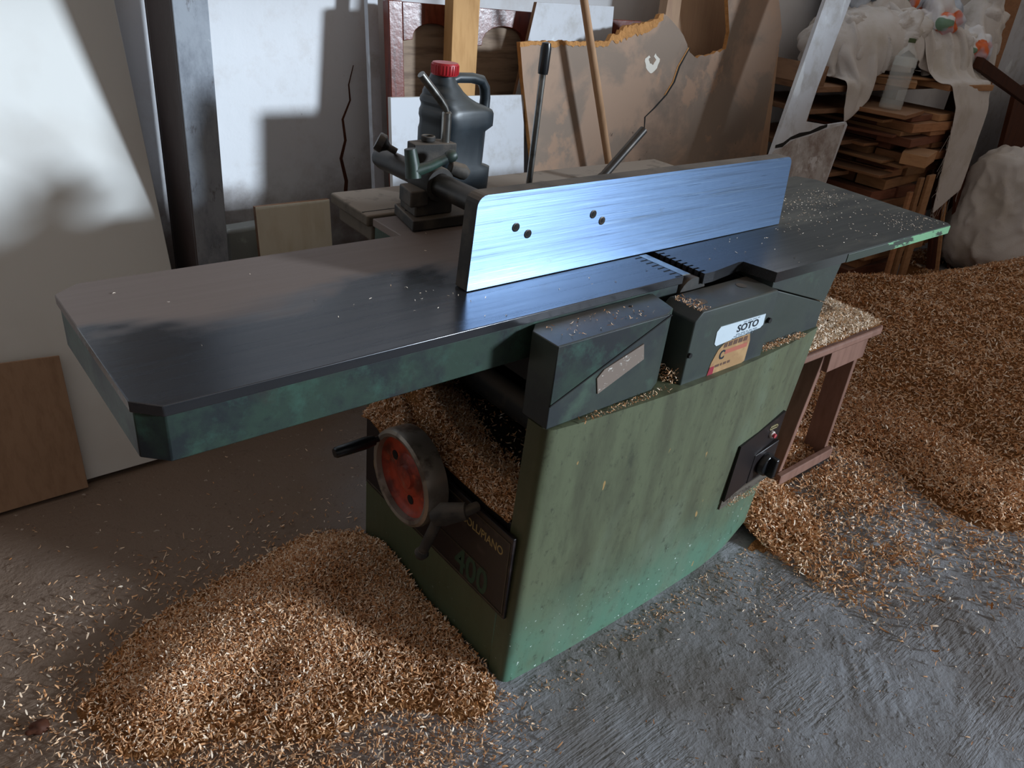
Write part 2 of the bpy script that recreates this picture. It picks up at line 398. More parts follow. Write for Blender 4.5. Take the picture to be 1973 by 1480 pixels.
    m.lay('#e8c5a2', m.step(f, .3, .7)).lay('#ad713f', m.step(f, .25, .03)).lay('#f6e6d2', m.step(f, .62, .92))
    MT['chips'] = m.m
    m = M('shavings_bed', '#98683f', .9, 0, .1)
    m.mul(m.noise(160, 3, .6), .35, 1.5); m.bump(m.noise(140, 4, .6), .9, .02)
    MT['bed'] = m.m
materials()

# ------------------------------------------------------------------ shavings
RNG = np.random.default_rng(11)
def chip_geo(P, lo=.009, hi=.022, flat=.55, z0=None):
    """curled shavings at points P (n,3); returns verts, quads, tone"""
    n = len(P)
    L = RNG.uniform(lo, hi, n); W = RNG.uniform(.0018, .0042, n)*(hi/.02)
    th = RNG.uniform(.25, 2.6, n)*RNG.choice([1, -1], n)
    K = 4
    t = (np.linspace(-.5, .5, K)[None, :]) * th[:, None]
    r = (L/th)[:, None]
    lx = r*np.sin(t); lz = r*(1-np.cos(t))
    vx = np.repeat(lx, 2, 1).reshape(n, K, 2); vz = np.repeat(lz, 2, 1).reshape(n, K, 2)
    tap = np.array([.45, 1, 1, .55])
    vy = (W[:, None]*tap[None])[:, :, None]*np.array([-.5, .5])[None, None]
    V = np.stack([vx, vy, vz], -1).reshape(n, K*2, 3)
    az = RNG.uniform(0, 2*PI, n); tl = RNG.normal(0, flat, n); rl = RNG.uniform(0, 2*PI, n)*.0 + RNG.normal(0, .8, n)
    def R(a, ax):
        c, s = np.cos(a), np.sin(a); o = np.zeros((n, 3, 3)); i, j = [(1, 2), (2, 0), (0, 1)][ax]
        o[:, ax, ax] = 1; o[:, i, i] = c; o[:, j, j] = c; o[:, i, j] = -s; o[:, j, i] = s; return o
    Rm = R(az, 2) @ R(tl, 1) @ R(rl, 0)
    V = np.einsum('nij,nkj->nki', Rm, V)
    V = V - np.minimum(V[:, :, 2].min(1), 0)[:, None, None]*np.array([0, 0, .7])
    V = V + P[:, None, :]
    base = np.arange(n)[:, None, None]*8
    q = np.array([[0, 1, 3, 2], [2, 3, 5, 4], [4, 5, 7, 6]])[None]
    tone = np.repeat(RNG.beta(1.6, 1.8, n), 8)
    return V.reshape(-1, 3), (base+q).reshape(-1, 4), tone
def shavings(name, P, label, bed=None, lo=.009, hi=.022, flat=.55, parent=None, cat='shavings', pale=0.):
    V, Q, T = chip_geo(P, lo, hi, flat); T = np.clip(T+pale, 0, 1)
    F = Q; mi = np.zeros(len(Q), int)
    if bed is not None:
        bv, bf = bed
        F = np.concatenate([Q, bf+len(V)]); mi = np.concatenate([mi, np.ones(len(bf), int)])
        V = np.concatenate([V, bv]); T = np.concatenate([T, np.full(len(bv), .4)])
    me = bpy.data.meshes.new(name)
    me.vertices.add(len(V)); me.vertices.foreach_set('co', V.ravel().astype(np.float32))
    me.loops.add(len(F)*4); me.loops.foreach_set('vertex_index', F.ravel().astype(np.int32))
    me.polygons.add(len(F)); me.polygons.foreach_set('loop_start', np.arange(0, len(F)*4, 4, dtype=np.int32))
    me.materials.append(MT['chips']); me.materials.append(MT['bed'])
    me.polygons.foreach_set('material_index', mi.astype(np.int32))
    me.polygons.foreach_set('use_smooth', (mi == 1) | True)
    at = me.attributes.new('tone', 'FLOAT', 'POINT'); at.data.foreach_set('value', T.astype(np.float32))
    me.update(calc_edges=True)
    o = link(name, me, parent)
    if parent: tag(o, label, None, None, 'stuff')
    else: tag(o, label, cat, None, 'stuff')
    return o
def vnoise(x, y, s, seed=0):
    """cheap smooth numpy value noise"""
    x = x*s+seed*17.3; y = y*s+seed*9.1
    xi = np.floor(x); yi = np.floor(y); fx = x-xi; fy = y-yi
    fx = fx*fx*(3-2*fx); fy = fy*fy*(3-2*fy)
    def h(a, b):
        v = np.sin(a*127.1+b*311.7)*43758.5453; return v-np.floor(v)
    return (h(xi, yi)*(1-fx)+h(xi+1, yi)*fx)*(1-fy)+(h(xi, yi+1)*(1-fx)+h(xi+1, yi+1)*fx)*fy
def bedgrid(H, x0, x1, y0, y1, st, keep):
    nx = int((x1-x0)/st)+1; ny = int((y1-y0)/st)+1
    X, Y = np.meshgrid(np.linspace(x0, x1, nx), np.linspace(y0, y1, ny))
    Z = H(X, Y); k = keep(X, Y, Z)
    i = np.arange(nx*ny).reshape(ny, nx)
    f = np.stack([i[:-1, :-1], i[:-1, 1:], i[1:, 1:], i[1:, :-1]], -1).reshape(-1, 4)
    kk = k.ravel(); f = f[kk[f].any(1)]
    return np.stack([X, Y, Z], -1).reshape(-1, 3), f

# ------------------------------------------------------------------ room
def room():
    g = G(); g.box((-6, -6, -.1), (9, 1.5, 0)); obj('floor', g, MT['concrete'], kind='structure', label='rough grey concrete floor strewn with shavings')
    g = G(); g.box((-6, 1.5, -.1), (9, 1.65, 3.0)); obj('wall_back', g, MT['wall'], kind='structure', label='stained white limewashed wall behind the machine')
    g = G(); g.box((6.2, -6, -.1), (6.4, 1.5, 3.0)); obj('wall_right', g, MT['wall'], kind='structure', label='far white wall at the right')
    # wall with the open doorway the daylight comes through (outside the frame)
    g = G(); g.box((5.0, -2.7, 0), (6.2, -2.5, 3.0)); g.box((-6, -2.7, 0), (.9, -2.5, 3.0)); g.box((.9, -2.7, 2.7), (5.0, -2.5, 3.0))
    obj('wall_front', g, MT['wall'], kind='structure')
    WB = bpy.data.objects['wall_back']
    ck = [(.262, 1.04), (.245, .98), (.25, .93), (.222, .87), (.232, .80), (.215, .74), (.235, .66), (.23, .60)]
    g = G()
    for i in range(len(ck)-1):
        (a, b), (c, d) = ck[i], ck[i+1]; w0, w1 = .0012+.0009*i, .0012+.0009*(i+1)
        g.add([(a-w0, 1.4985, b), (a+w0, 1.4985, b), (c+w1, 1.4985, d), (c-w1, 1.4985, d), (a-w0, 1.502, b), (a+w0, 1.502, b), (c+w1, 1.502, d), (c-w1, 1.502, d)], [(0, 1, 2, 3), (4, 7, 6, 5), (0, 4, 5, 1), (1, 5, 6, 2), (2, 6, 7, 3), (3, 7, 4, 0)])
    obj('crack', g, MT['dark_board'], WB)
    # steel post standing proud of the wall
    g = G(); g.box((-.397, 1.2, 0), (-.308, 1.215, 3.0)); g.box((-.397, 1.215, 0), (-.382, 1.40, 3.0)); g.box((-.397, 1.40, 0), (-.308, 1.415, 3.0)); 
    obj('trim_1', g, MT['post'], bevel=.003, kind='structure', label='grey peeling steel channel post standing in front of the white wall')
room()
def add_shadow_bench():  # added out of view to cast shade over the right-hand drift
    T = thing('shadow_bench', 'wooden shadow caster added by the doorway, out of view', 'shadow_bench', (3.9, -2.0, 0))
    rr = random.Random(2)
    g = G(); g.box((3.2, -2.3, .76), (4.7, -1.75, .81)); obj('bench_top', g, MT['rack_wood'], T, .004)
    for x in (3.25, 4.58):
        for y in (-2.27, -1.86):
            g = G(); g.box((x, y, 0), (x+.08, y+.08, .76)); obj('leg', g, MT['rack_wood'], T)
    g = G(); g.box((3.28, -2.28, .06), (4.62, -2.26, .76)); obj('back_board', g, MT['rack_wood'], T)
add_shadow_bench()

# ------------------------------------------------------------------ planer
def planer():
    R = thing('planer', 'green combined surface and thickness planer with long iron tables and steel fence', 'machine', (.2, .2, 0))
    iron, dkg, grn, hou, cast, stl = MT['iron'], MT['dkgreen'], MT['green'], MT['housing'], MT['casting'], MT['steel']
    # --- cabinet
    def plan(z):
        k = z/.665
        xl = -.251+.022*k; xr = .648+.062*k
        if z < .055: xr = .585+(.648-.585)*(z/.055)
        yb = -.090-.004*k
        pts = []
        r = .022
        for a in np.linspace(PI, 1.5*PI, 5): pts.append((xl+r+r*math.cos(a), yb+r+r*math.sin(a)))
        for t in np.linspace(.08, 1, 12):
            x = xl+(xr-xl)*t
            bul = .022*math.sin(PI*min(1, t*1.1))*(.4+.6*k)
            tail = .016*max(0, (t-.8)/.2)**2
            pts.append((x, yb-bul+tail))
        pts += [(xr, .5), (.15, .5), (.15, -.037), (xl, -.037)]
        return pts
    g = G()
    zs = [0, .055, .2, .35, .5, .665]
    g.loft([[(x, y, z) for x, y in plan(z)] for z in zs])
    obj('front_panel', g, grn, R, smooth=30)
    g = G(); g.box((-.249, -.037, 0), (.15, .516, .182)); g.box((-.2445, -.037, .182), (.15, .51, .384))
    g.box((-.249, .485, .182), (.15, .516, .77))
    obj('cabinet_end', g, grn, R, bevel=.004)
    g = G(); g.box((-.253, -.066, .182), (-.2446, .508, .402)); obj('name_plate', g, MT['black'], R, bevel=.0015)
    NP = bpy.data.objects['name_plate']
    g = G()
    for a, b in (((-.2545, -.058, .385), (-.2528, .50, .387)), ((-.2545, -.058, .190), (-.2528, .50, .192)), ((-.2545, -.06, .19), (-.2528, -.058, .387)), ((-.2545, .0, .262), (-.2528, .19, .2635))): g.box(a, b)
    obj('frame_line', g, MT['frameline'], NP)
    def text(body, size, mat, name, M4, par, sx=1, ext=.0004, bold=.0):
        cu = bpy.data.curves.new('t', 'FONT'); cu.body = body; cu.size = size; cu.extrude = ext; cu.offset = bold; cu.resolution_u = 3
        cu.align_x = 'CENTER'; cu.align_y = 'CENTER'
        to = bpy.data.objects.new('t', cu); COL.objects.link(to)
        dg = bpy.context.evaluated_depsgraph_get(); dg.update()
        me = bpy.data.meshes.new_from_object(to.evaluated_get(dg))
        bpy.data.objects.remove(to); bpy.data.curves.remove(cu)
        me.transform(M4 @ Matrix.Diagonal((sx, 1, 1, 1))); me.name = name
        me.materials.clear(); me.materials.append(mat)
        return link(name, me, par)
    def onleft(y, z):   # text read from -X side, running towards -Y
        return Matrix(((0, 0, -1, -.2532), (-1, 0, 0, y), (0, 1, 0, z), (0, 0, 0, 1)))
    text('SOLL/PIANO', .030, MT['gilt'], 'lettering', onleft(.028, .349), NP, .82, bold=.0003)
    text('OCCC.', .024, MT['faint'], 'lettering', onleft(.145, .353), NP, .8)
    text('400', .098, MT['greenletter'], 'lettering', onleft(.055, .225), NP, .80, bold=.002)
    text('e', .11, MT['gilt'], 'lettering', onleft(.455, .275), NP, .7)
    # --- thickness table, roller and throat
    g = G(); g.box((-.235, -.034, .385), (.15, .486, .415)); obj('thickness_table', g, stl, R, bevel=.003)
    g = G(); g.lathe([(.036, 0), (.036, .50)], (-.02, -.02, .50), (0, 1, 0), 20); obj('feed_roller', g, MT['casting'], R, smooth=50)
    g = G(); g.box((.15, -.03, .40), (.16, .49, .80)); g.box((-.2, .0, .715), (.15, .48, .765)); obj('throat_lining', g, MT['deep'], R)
    # --- infeed table
    OUT = [(-.884, .033), (-.851, 0), (.207, 0), (.209, .02), (.226, .134), (.262, .45), (.262, .571), (-.206, .571), (-.208, .451), (-.843, .451), (-.884, .418)]
    def inset(p, d):
        return [(x+(d if x < -.8 else 0), y+(d if y < .1 else (-d if y > .3 else 0))) for x, y in p]
    g = G(); g.prism(OUT, 'z', .8425, .86); IT = obj('infeed_table', g, MT['iron'], R, bevel=.0015)
    g = G()
    lo = [(-.880, .035), (-.848, .004), (.20, .004), (.21, .134), (.23, .447), (-.843, .447), (-.880, .416)]
    lob = [(x, y) for x, y in lo]
    g.prism(lob, 'z', .768, .8425); g.box((-.203, .447, .80), (.24, .567, .8425))
    obj('infeed_casting', g, dkg, R, bevel=.002)
    # --- outfeed table with comb edge and notch
    comb = []
    for k in range(8):
        y = .128-k*.0165
        comb += [(.2645+.018*0, y), (.2645, y-.005), (.282, y-.006), (.282, y-.0115), (.2645, y-.0115)]
    comb = [(.2645, .449)] + comb + [(.2645, -.010), (.300, -.010), (.403, .003), (.418, .0), (.433, -.080), (1.312, -.079), (1.326, -.066), (1.372, .395), (1.338, .452)]
    g = G(); g.prism(comb, 'z', .836, .86); obj('outfeed_table', g, MT['iron'], R)
    g = G(); g.box((.74, -.0815, .835), (1.312, -.0775, .8575)); obj('table_edge', g, MT['edgegreen'], R, bevel=.001, label='chipped light green painted front edge')
    g = G(); g.prism([(.434, .822), (.701, .737), (.728, .836), (.434, .836)], 'y', -.077, .40)
    g.prism([(.434, .667), (.700, .667), (.701, .734), (.434, .819)], 'y', -.077, .40)
    obj('outfeed_casting', g, hou, R, bevel=.0015)
    g = G(); g.box((.28, .02, .66), (.43, .44, .836)); g.box((.10, -.03, .66), (.19, .44, .79)); g.box((.43, -.06, .60), (.69, .44, .68)); obj('table_support', g, MT['deep'], R)
    g = G(); g.lathe([(.01, -.006), (.046, -.002), (.046, .44), (.01, .442)], (.244, 0, .806), (0, 1, 0), 24); CB = obj('cutter_block', g, MT['casting'], R, smooth=40)
    g = G(); g.prism([(.2085, .8605), (.232, .8605), (.238, .857), (.2085, .8585)], 'y', .006, .131); obj('lip_plate', g, MT['chrome'], R, label='bright steel lip at the knife gap')
    g = G()
    for k in range(8):
        y = .128-k*.0165; g.box((.186, y-.009, .8595), (.2075, y-.005, .8603))
    obj('lip_slot', g, MT['deep'], R, kind='stuff')
    # --- housings in front
    g = G(); g.loft([[(-.23, -.088, z), (.06, -.086, z), (.096, -.070, z), (.102, -.05, z), (.115, .0015, z), (-.205, .0015, z), (-.23, -.02, z)] for z in (.668, .838)])
    B1 = obj('guard_box', g, hou, R, bevel=.0018)
    g = G(); g.prism([(-.2295, .720), (-.2295, .8375), (.066, .8375)], 'y', -.0897, -.087); obj('cover_plate', g, dkg, B1, bevel=.001)
    g = G(); g.prism([(-.116, .745), (-.100, .760), (.002, .789), (.011, .754), (-.107, .709)], 'y', -.0895, -.0865); obj('torn_sticker', g, MT['torn'], B1, label='torn silvery sticker')
    g = G(); g.prism([(-.2298, .7165), (-.2298, .7195), (.0675, .8375), (.0715, .8355)], 'y', -.0905, -.087); obj('cover_seam', g, MT['deep'], B1)
    g = G(); g.lathe([(.004, 0), (.004, .0008)], (.02, -.025, .838), (0, 0, 1), 10); obj('screw', g, MT['deep'], B1)
    g = G(); g.loft([[(.136, -.100, .655), (.428, -.0995, .655), (.428, -.01, .655), (.136, -.01, .655)],
                     [(.137, -.100, .810), (.428, -.0995, .823), (.428, -.01, .823), (.137, -.01, .810)],
                     [(.160, -.099, .829), (.425, -.098, .827), (.425, -.012, .829), (.155, -.012, .829)]])
    B2 = obj('guard_box', g, hou, R, bevel=.003)
    g = G(); g.lathe([(.007, 0), (.007, .006)], (.415, -.1, .757), (0, -1, 0), 6); obj('bolt', g, MT['deep'], B2)
    g = G(); g.lathe([(.006, 0), (.006, .005)], (.142, -.1, .735), (0, -1, 0), 6); obj('bolt', g, MT['deep'], B2)
    for q in ((.20, -.062, .829), (.36, -.045, .829)):
        g = G(); g.lathe([(.012, 0), (.012, .0006)], q, (0, 0, 1), 16); obj('bolt_mark', g, MT['casting'], B2)
    g = G(); g.prism([(.224, .741), (.222, .770), (.232, .780), (.396, .7765), (.397, .75), (.388, .744), (.232, .735)], 'y', -.1012, -.0998)
    LB = obj('maker_label', g, MT['paper'], B2, label='white paper label with bold black word')
    def onfront(x, z, y=-.1014, sk=0):
        return Matrix(((1, sk, 0, x), (0, 0, -1, y), (0, 1, 0, z), (0, 0, 0, 1)))
    def bars(rows, y, mat, name, par):
        g = G(); rr = random.Random(5)
        for x0, x1, z, h in rows:
            x = x0
            while x < x1:
                w = rr.uniform(.006, .016); g.box((x, y, z), (min(x+w, x1), y+.0006, z+h)); x += w+.004
        obj(name, g, mat, par, kind='stuff')
    text('SOTO', .0235, MT['ink'], 'lettering', onfront(.335, .7605), B2, 1.25, bold=.0006)
    bars([(.315, .375, .7725, .002), (.297, .375, .7465, .0022), (.29, .38, .7425, .0022), (.285, .36, .7385, .0022)], -.1015, MT['inkfaint'], 'fine_print', B2)
    g = G(); g.prism([(.224, .664), (.230, .695), (.244, .722), (.262, .735), (.352, .739), (.360, .72), (.360, .668), (.345, .663), (.27, .658)], 'y', -.1010, -.0998)
    obj('worn_label', g, MT['orangelabel'], B2, label='worn orange and brown paper label')
    g = G(); g.prism([(.2245, .664), (.228, .684), (.244, .684), (.244, .661)], 'y', -.1014, -.1009); obj('label_print', g, MT['crimson'], B2)
    bars([(.262, .35, .7235, .011), (.246, .30, .6795, .006)], -.1014, MT['labelbrown'], 'label_print', B2)
    g = G(); g.box((.272, -.1014, .706), (.352, -.1010, .7165)); obj('label_print', g, MT['rose'], B2)
    text('C', .030, MT['ink'], 'lettering', onfront(.262, .706), B2, .9, bold=.0008)
    # --- fence
    FY = lambda x: .131+.009*(x+.265)/1.03
    r = .022
    arc = lambda cx, cz, a0, a1: [(cx+r*math.cos(a), cz+r*math.sin(a)) for a in np.linspace(a0, a1, 6)]
    face = [(-.265, .862), (.768, .862)] + arc(.748-r, 1.04-r, 0, PI/2) + arc(-.256+r, 1.04-r, PI/2, PI)
    g = G(); n = len(face)
    b = g.add([(x, FY(x), z) for x, z in face] + [(x, FY(x)+.036, z) for x, z in face], [])
    g.f.append(list(range(b, b+n))); g.m.append(0)
    g.f.append(list(range(b+n, b+2*n))[::-1]); g.m.append(1)
    for i in range(n): g.f.append([b+i, b+n+i, b+n+(i+1) % n, b+(i+1) % n]); g.m.append(1)
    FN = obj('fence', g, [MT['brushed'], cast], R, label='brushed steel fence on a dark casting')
    g = G()
    g.lathe([(.045, 0), (.045, .012), (.03, .02)], (-.105, .166, .957), (0, 1, 0), 20); g.box((-.20, .166, .885), (.68, .19, .93))
    obj('fence_rib', g, cast, FN)
    for x, z in ((-.161, .972), (-.129, .955), (.044, .973), (.073, .956)):
        g = G(); y = FY(x)
        g.lathe([(.0088, -.0012), (.0072, -.0016), (.006, -.0004), (.0001, -.0004)], (x, y, z), (0, 1, 0), 14); obj('screw', g, MT['steel'], FN)
        g = G(); g.lathe([(.0045, 0), (.0045, .001)], (x, y-.0008, z), (0, -1, 0), 6); obj('screw_socket', g, MT['deep'], FN)
    # --- fence carriage
    g = G(); g.prism([(-.176, .452), (.06, .447), (.06, .575), (-.146, .578)], 'z', .862, .887); FB = obj('carriage_plate', g, cast, R, bevel=.003)
    g = G(); g.lathe([(.008, 0), (.008, .001)], (-.145, .52, .887), (0, 0, 1), 10); obj('bolt_hole', g, MT['deep'], FB)
    g = G(); g.prism([(-.16, .47), (-.06, .47), (-.06, .556), (-.145, .556)], 'z', .887, .935); g.prism([(-.178, .462), (-.13, .462), (-.12, .53), (-.165, .53)], 'z', .912, .948); obj('carriage_block', g, cast, R, bevel=.004)
    g = G(); g.lathe([(.0255, 0), (.0255, .53), (.023, .548), (.001, .548)], (-.104, .165, .957), (0, 1, 0), 24); obj('slide_tube', g, stl, R, smooth=50)
    g = G(); g.lathe([(.026, 0), (.036, 0), (.038, .008), (.038, .075), (.032, .083), (.026, .083)], (-.104, .458, .957), (0, 1, 0), 28, False); obj('clamp_ring', g, cast, R, smooth=40)
    g = G(); g.prism([(-.140, .512), (-.036, .500), (-.036, .542), (-.07, .556), (-.135, .55)], 'z', .992, 1.034); g.lathe([(.016, 0), (.016, .012), (.011, .012), (.011, .002)], (-.095, .528, 1.036), (0, 0, 1), 18); g.tube([(-.06, .49, .985), (-.03, .48, .975), (-.02, .475, .967)], [.016, .018, .012], 12)
    obj('clamp_block', g, cast, R, bevel=.005, smooth=40)
    g = G(); g.lathe([(.0105, 0), (.0105, .062), (.007, .066)], (-.054, .52, 1.034), (0, 0, 1), 14); g.tube([(-.055, .52, 1.098), (-.060, .52, 1.108), (-.075, .52, 1.125), (-.126, .52, 1.176)], [.007, .0075, .0085, .0085], 12)
    obj('clamp_screw', g, MT['chrome'], R, smooth=40, label='bright bent clamp handle')
    g = G(); g.tube([(-.168, .47, .975), (-.168, .475, 1.0), (-.172, .48, 1.035)], [.017, .016, .013], 14); g.tube([(-.165, .47, .99), (-.13, .462, 1.0), (-.088, .455, 1.018)], [.014, .0105, .010], 12); g.lathe([(.008, -.013), (.013, -.006), (.014, .004), (.011, .011), (.001, .014)], (-.085, .454, 1.02), (.9, -.1, .35), 14)
    obj('clamp_lever', g, dkg, R, smooth=50, label='green cast locking lever')
    g = G()
    g.lathe([(.001, 0), (.020, .0), (.022, .006), (.022, .016), (.014, .022), (.008, .03), (.008, .05)], (-.145, .66, 1.01), (.75, -.5, -.45), 12); obj('star_knob', g, MT['steel'], R, smooth=30)
    # --- rear table, lever and pipe
    g = G(); g.prism([(-.208, .592), (1.0, .592), (1.0, .787), (-.199, .787)], 'z', .832, .86); g.prism([(-.190, .60), (1.0, .60), (1.0, .78), (-.18, .78)], 'z', .79, .832)
    obj('rear_table', g, MT['dustcast'], R, bevel=.006)
    g = G(); g.box((-.206, .618, .8598), (.6, .621, .8606)); obj('groove', g, MT['deep'], R)
    g = G(); g.box((-.12, .53, .45), (.5, .72, .80)); obj('rear_casting', g, cast, R)
    g = G(); g.tube([(.299, .62, .86), (.3045, .62, 1.165)], .0085, 12); LV = obj('table_lever', g, MT['chrome'], R, smooth=50, label='long bright lever with black grip')
    g = G(); g.lathe([(.0125, 0), (.0135, .01), (.0135, .06), (.011, .072), (.001, .075)], (.3045, .62, 1.158), (.02, 0, 1), 16); obj('grip', g, MT['blackplastic'], LV, smooth=50)
    g = G(); g.tube([(.56, .62, .858), (.725, .62, 1.003)], .0125, 14); g.lathe([(.022, 0), (.02, .02)], (.575, .62, .86), (.75, 0, .66), 14); obj('locking_bar', g, MT['steel'], R, smooth=50)
    # --- handwheel
    wc = Vector((-.262, .25, .378)); ax = Vector((-1, 0, 0))
    g = G(); g.lathe([(.100, 0), (.113, .004), (.1155, .045), (.113, .056), (.106, .060), (.098, .058), (.095, .046)], wc, ax, 48, False); HW = obj('handwheel', g, MT['rim'], R, smooth=35)
    g = G(); g.lathe([(.097, .047), (.092, .036), (.086, .032), (.052, .032), (.046, .037), (.03, .039), (.026, .046), (.012, .048), (.001, .048)], wc, ax, 48, False); obj('wheel_dish', g, MT['redenamel'], HW, smooth=35, label='worn red wheel dish')
    for a in (2.45, .35, 4.55):
        g = G(); g.lathe([(.0115, .0315), (.0115, .0335), (.001, .0335)], wc+Vector((0, .062*math.cos(a), .062*math.sin(a))), ax, 14); obj('dish_hole', g, MT['deep'], HW)
    g = G(); g.lathe([(.03, 0), (.03, .04)], wc+Vector((.02, 0, 0)), ax, 16); obj('wheel_hub', g, stl, HW)
    g = G(); hc = wc+Vector((-.056, .090, .055)); g.lathe([(.007, 0), (.007, .012), (.012, .014), (.0145, .035), (.0135, .085), (.0125, .108), (.010, .112), (.001, .112)], hc, ax, 18); obj('wheel_handle', g, MT['blackplastic'], HW, smooth=40)
    # --- locking lever under the wheel
    g = G(); g.tube([(-.252, .055, .405), (-.30, .055, .405)], [.011, .012], 12); g.tube([(-.285, .05, .41), (-.318, .085, .392), (-.330, .098, .378)], [.018, .025, .017], 14); g.tube([(-.322, .09, .385), (-.335, .125, .27)], [.0125, .0115], 12); g.lathe([(.001, 0), (.012, .004), (.0165, .014), (.012, .025), (.001, .029)], (-.335, .123, .278), (-.1, .25, -1), 14)
    obj('lock_lever', g, cast, R, smooth=40)
    # --- switch panel
    fy = lambda x: -.094-.020*math.sin(PI*min(1, (x+.24)/.93*1.1))+.016*max(0, ((x+.24)/.93-.8)/.2)**2*.8
    g = G(); q = [(.4475, .405), (.664, .433), (.659, .264), (.441, .236)]
    b = g.add([(x, fy(x)-.003, z) for x, z in q]+[(x, -.06, z) for x, z in q], [(0, 1, 2, 3), (4, 7, 6, 5), (0, 4, 5, 1), (1, 5, 6, 2), (2, 6, 7, 3), (3, 7, 4, 0)])
    SP = obj('switch_panel', g, MT['black'], R)
    y = fy(.6)-.0035
    g = G(); g.prism([(.548, .338), (.652, .353), (.652, .254), (.545, .240)], 'y', y-.006, y+.004); obj('switch_plate', g, MT['black'], SP, bevel=.002)
    g = G(); g.lathe([(.033, 0), (.031, .016), (.028, .02)], (.602, y-.006, .296), (0, -1, 0), 24); g.prism([(.594, .268), (.611, .268), (.613, .326), (.597, .326)], 'y', y-.044, y-.02); obj('rotary_switch', g, MT['blackplastic'], SP, bevel=.003, smooth=30)
    g = G(); g.lathe([(.010, 0), (.010, .006), (.008, .008)], (.610, y+.002, .382), (0, -1, 0), 18); obj('button_ring', g, MT['buttonring'], SP)
    g = G(); g.lathe([(.0065, 0), (.006, .012), (.001, .013)], (.610, y, .382), (0, -1, 0), 16); obj('push_button', g, MT['button'], SP, label='small red push button')
    g = G()
    for a, bb in (((.592, .407), (.628, .409)), ((.592, .399), (.628, .401)), ((.592, .399), (.594, .409)), ((.626, .399), (.628, .409))): g.box((a[0], y-.001, a[1]), (bb[0], y+.002, bb[1]))
    obj('panel_symbol', g, MT['ochre'], SP)
    g = G(); g.prism([(.4405, .236), (.659, .264), (.660, .238), (.438, .208)], 'y', fy(.5)-.0015, -.06); obj('panel_sill', g, MT['dustcast'], SP)
    # shavings lying in corners of the machine (parts of nothing: loose stuff)
    return R
planer()

# ------------------------------------------------------------------ jerrycan
def jerrycan():
    T = thing('jerrycan', 'black plastic jerrycan with red screw cap on the rear table', 'jerrycan', (.11, .70, .86))
    def ring(z, cx, hx, hy, e=3.2, cy=.70):
        out = []
        for k in range(32):
            a = 2*PI*k/32; c, s = math.cos(a), math.sin(a)
            x = math.copysign(abs(c)**(2/e), c)*hx; y = math.copysign(abs(s)**(2/e), s)*hy
            q = .18
            out.append((cx+x*math.cos(q)-y*math.sin(q), cy+x*math.sin(q)+y*math.cos(q), z))
        return out
    g = G()
    prof = []
    XL = [(.861, .026), (.868, .019), (.90, .017), (1.04, .017), (1.05, .013), (1.062, .013), (1.07, .018), (1.076, .018), (1.083, .014), (1.092, .015), (1.098, .020), (1.106, .018), (1.114, .021), (1.12, .026), (1.128, .024), (1.136, .027), (1.146, .029), (1.156, .030)]
    XR = [(.861, .186), (.868, .195), (.925, .196), (.935, .166), (1.015, .166), (1.028, .196), (1.058, .197), (1.066, .192), (1.074, .172), (1.084, .142), (1.096, .118), (1.11, .102), (1.125, .090), (1.14, .083), (1.156, .081)]
    HY = [(.861, .056), (.868, .062), (.90, .064), (1.05, .064), (1.07, .062), (1.09, .056), (1.11, .046), (1.13, .036), (1.145, .029), (1.156, .026)]
    ip = lambda T_, z: float(np.interp(z, [q[0] for q in T_], [q[1] for q in T_]))
    for z in sorted(set([q[0] for q in XL+XR])):
        l, r_ = ip(XL, z), ip(XR, z); prof.append((z, (l+r_)/2, (r_-l)/2, ip(HY, z)))
    g.loft([ring(*p, e=max(2.1, 4.2-2.1*max(0, (p[0]-1.06)/.08))) for p in prof])
    obj('can_body', g, MT['jerry'], T, smooth=50)
    g = G()
    g.tube([(.068, .695, 1.128), (.10, .70, 1.137), (.15, .708, 1.135), (.185, .714, 1.128), (.200, .717, 1.110), (.205, .718, 1.085), (.204, .718, 1.055), (.200, .717, 1.035)], [.012, .0125, .0125, .013, .0135, .0135, .014, .016], 14)
    g.tube([(.200, .717, 1.045), (.201, .717, 1.0), (.199, .717, .94), (.192, .716, .915)], [.014, .010, .010, .014], 12)
    obj('handle', g, MT['jerry'], T, smooth=60)
    g = G(); g.lathe([(.031, 0), (.0325, .004), (.0325, .024), (.030, .0275), (.001, .029)], (.055, .69, 1.146), (0, 0, 1), 28); obj('screw_cap', g, MT['redcap'], T, smooth=40)
    g = G()
    for k in range(28):
        a = 2*PI*k/28; p = Vector((.055+.0322*math.cos(a), .69+.0322*math.sin(a), 1.149)); g.tube([p, p+Vector((0, 0, .02))], .0016, 5)
    obj('cap_ribs', g, MT['redcap'], bpy.data.objects['screw_cap'], kind='stuff')
jerrycan()

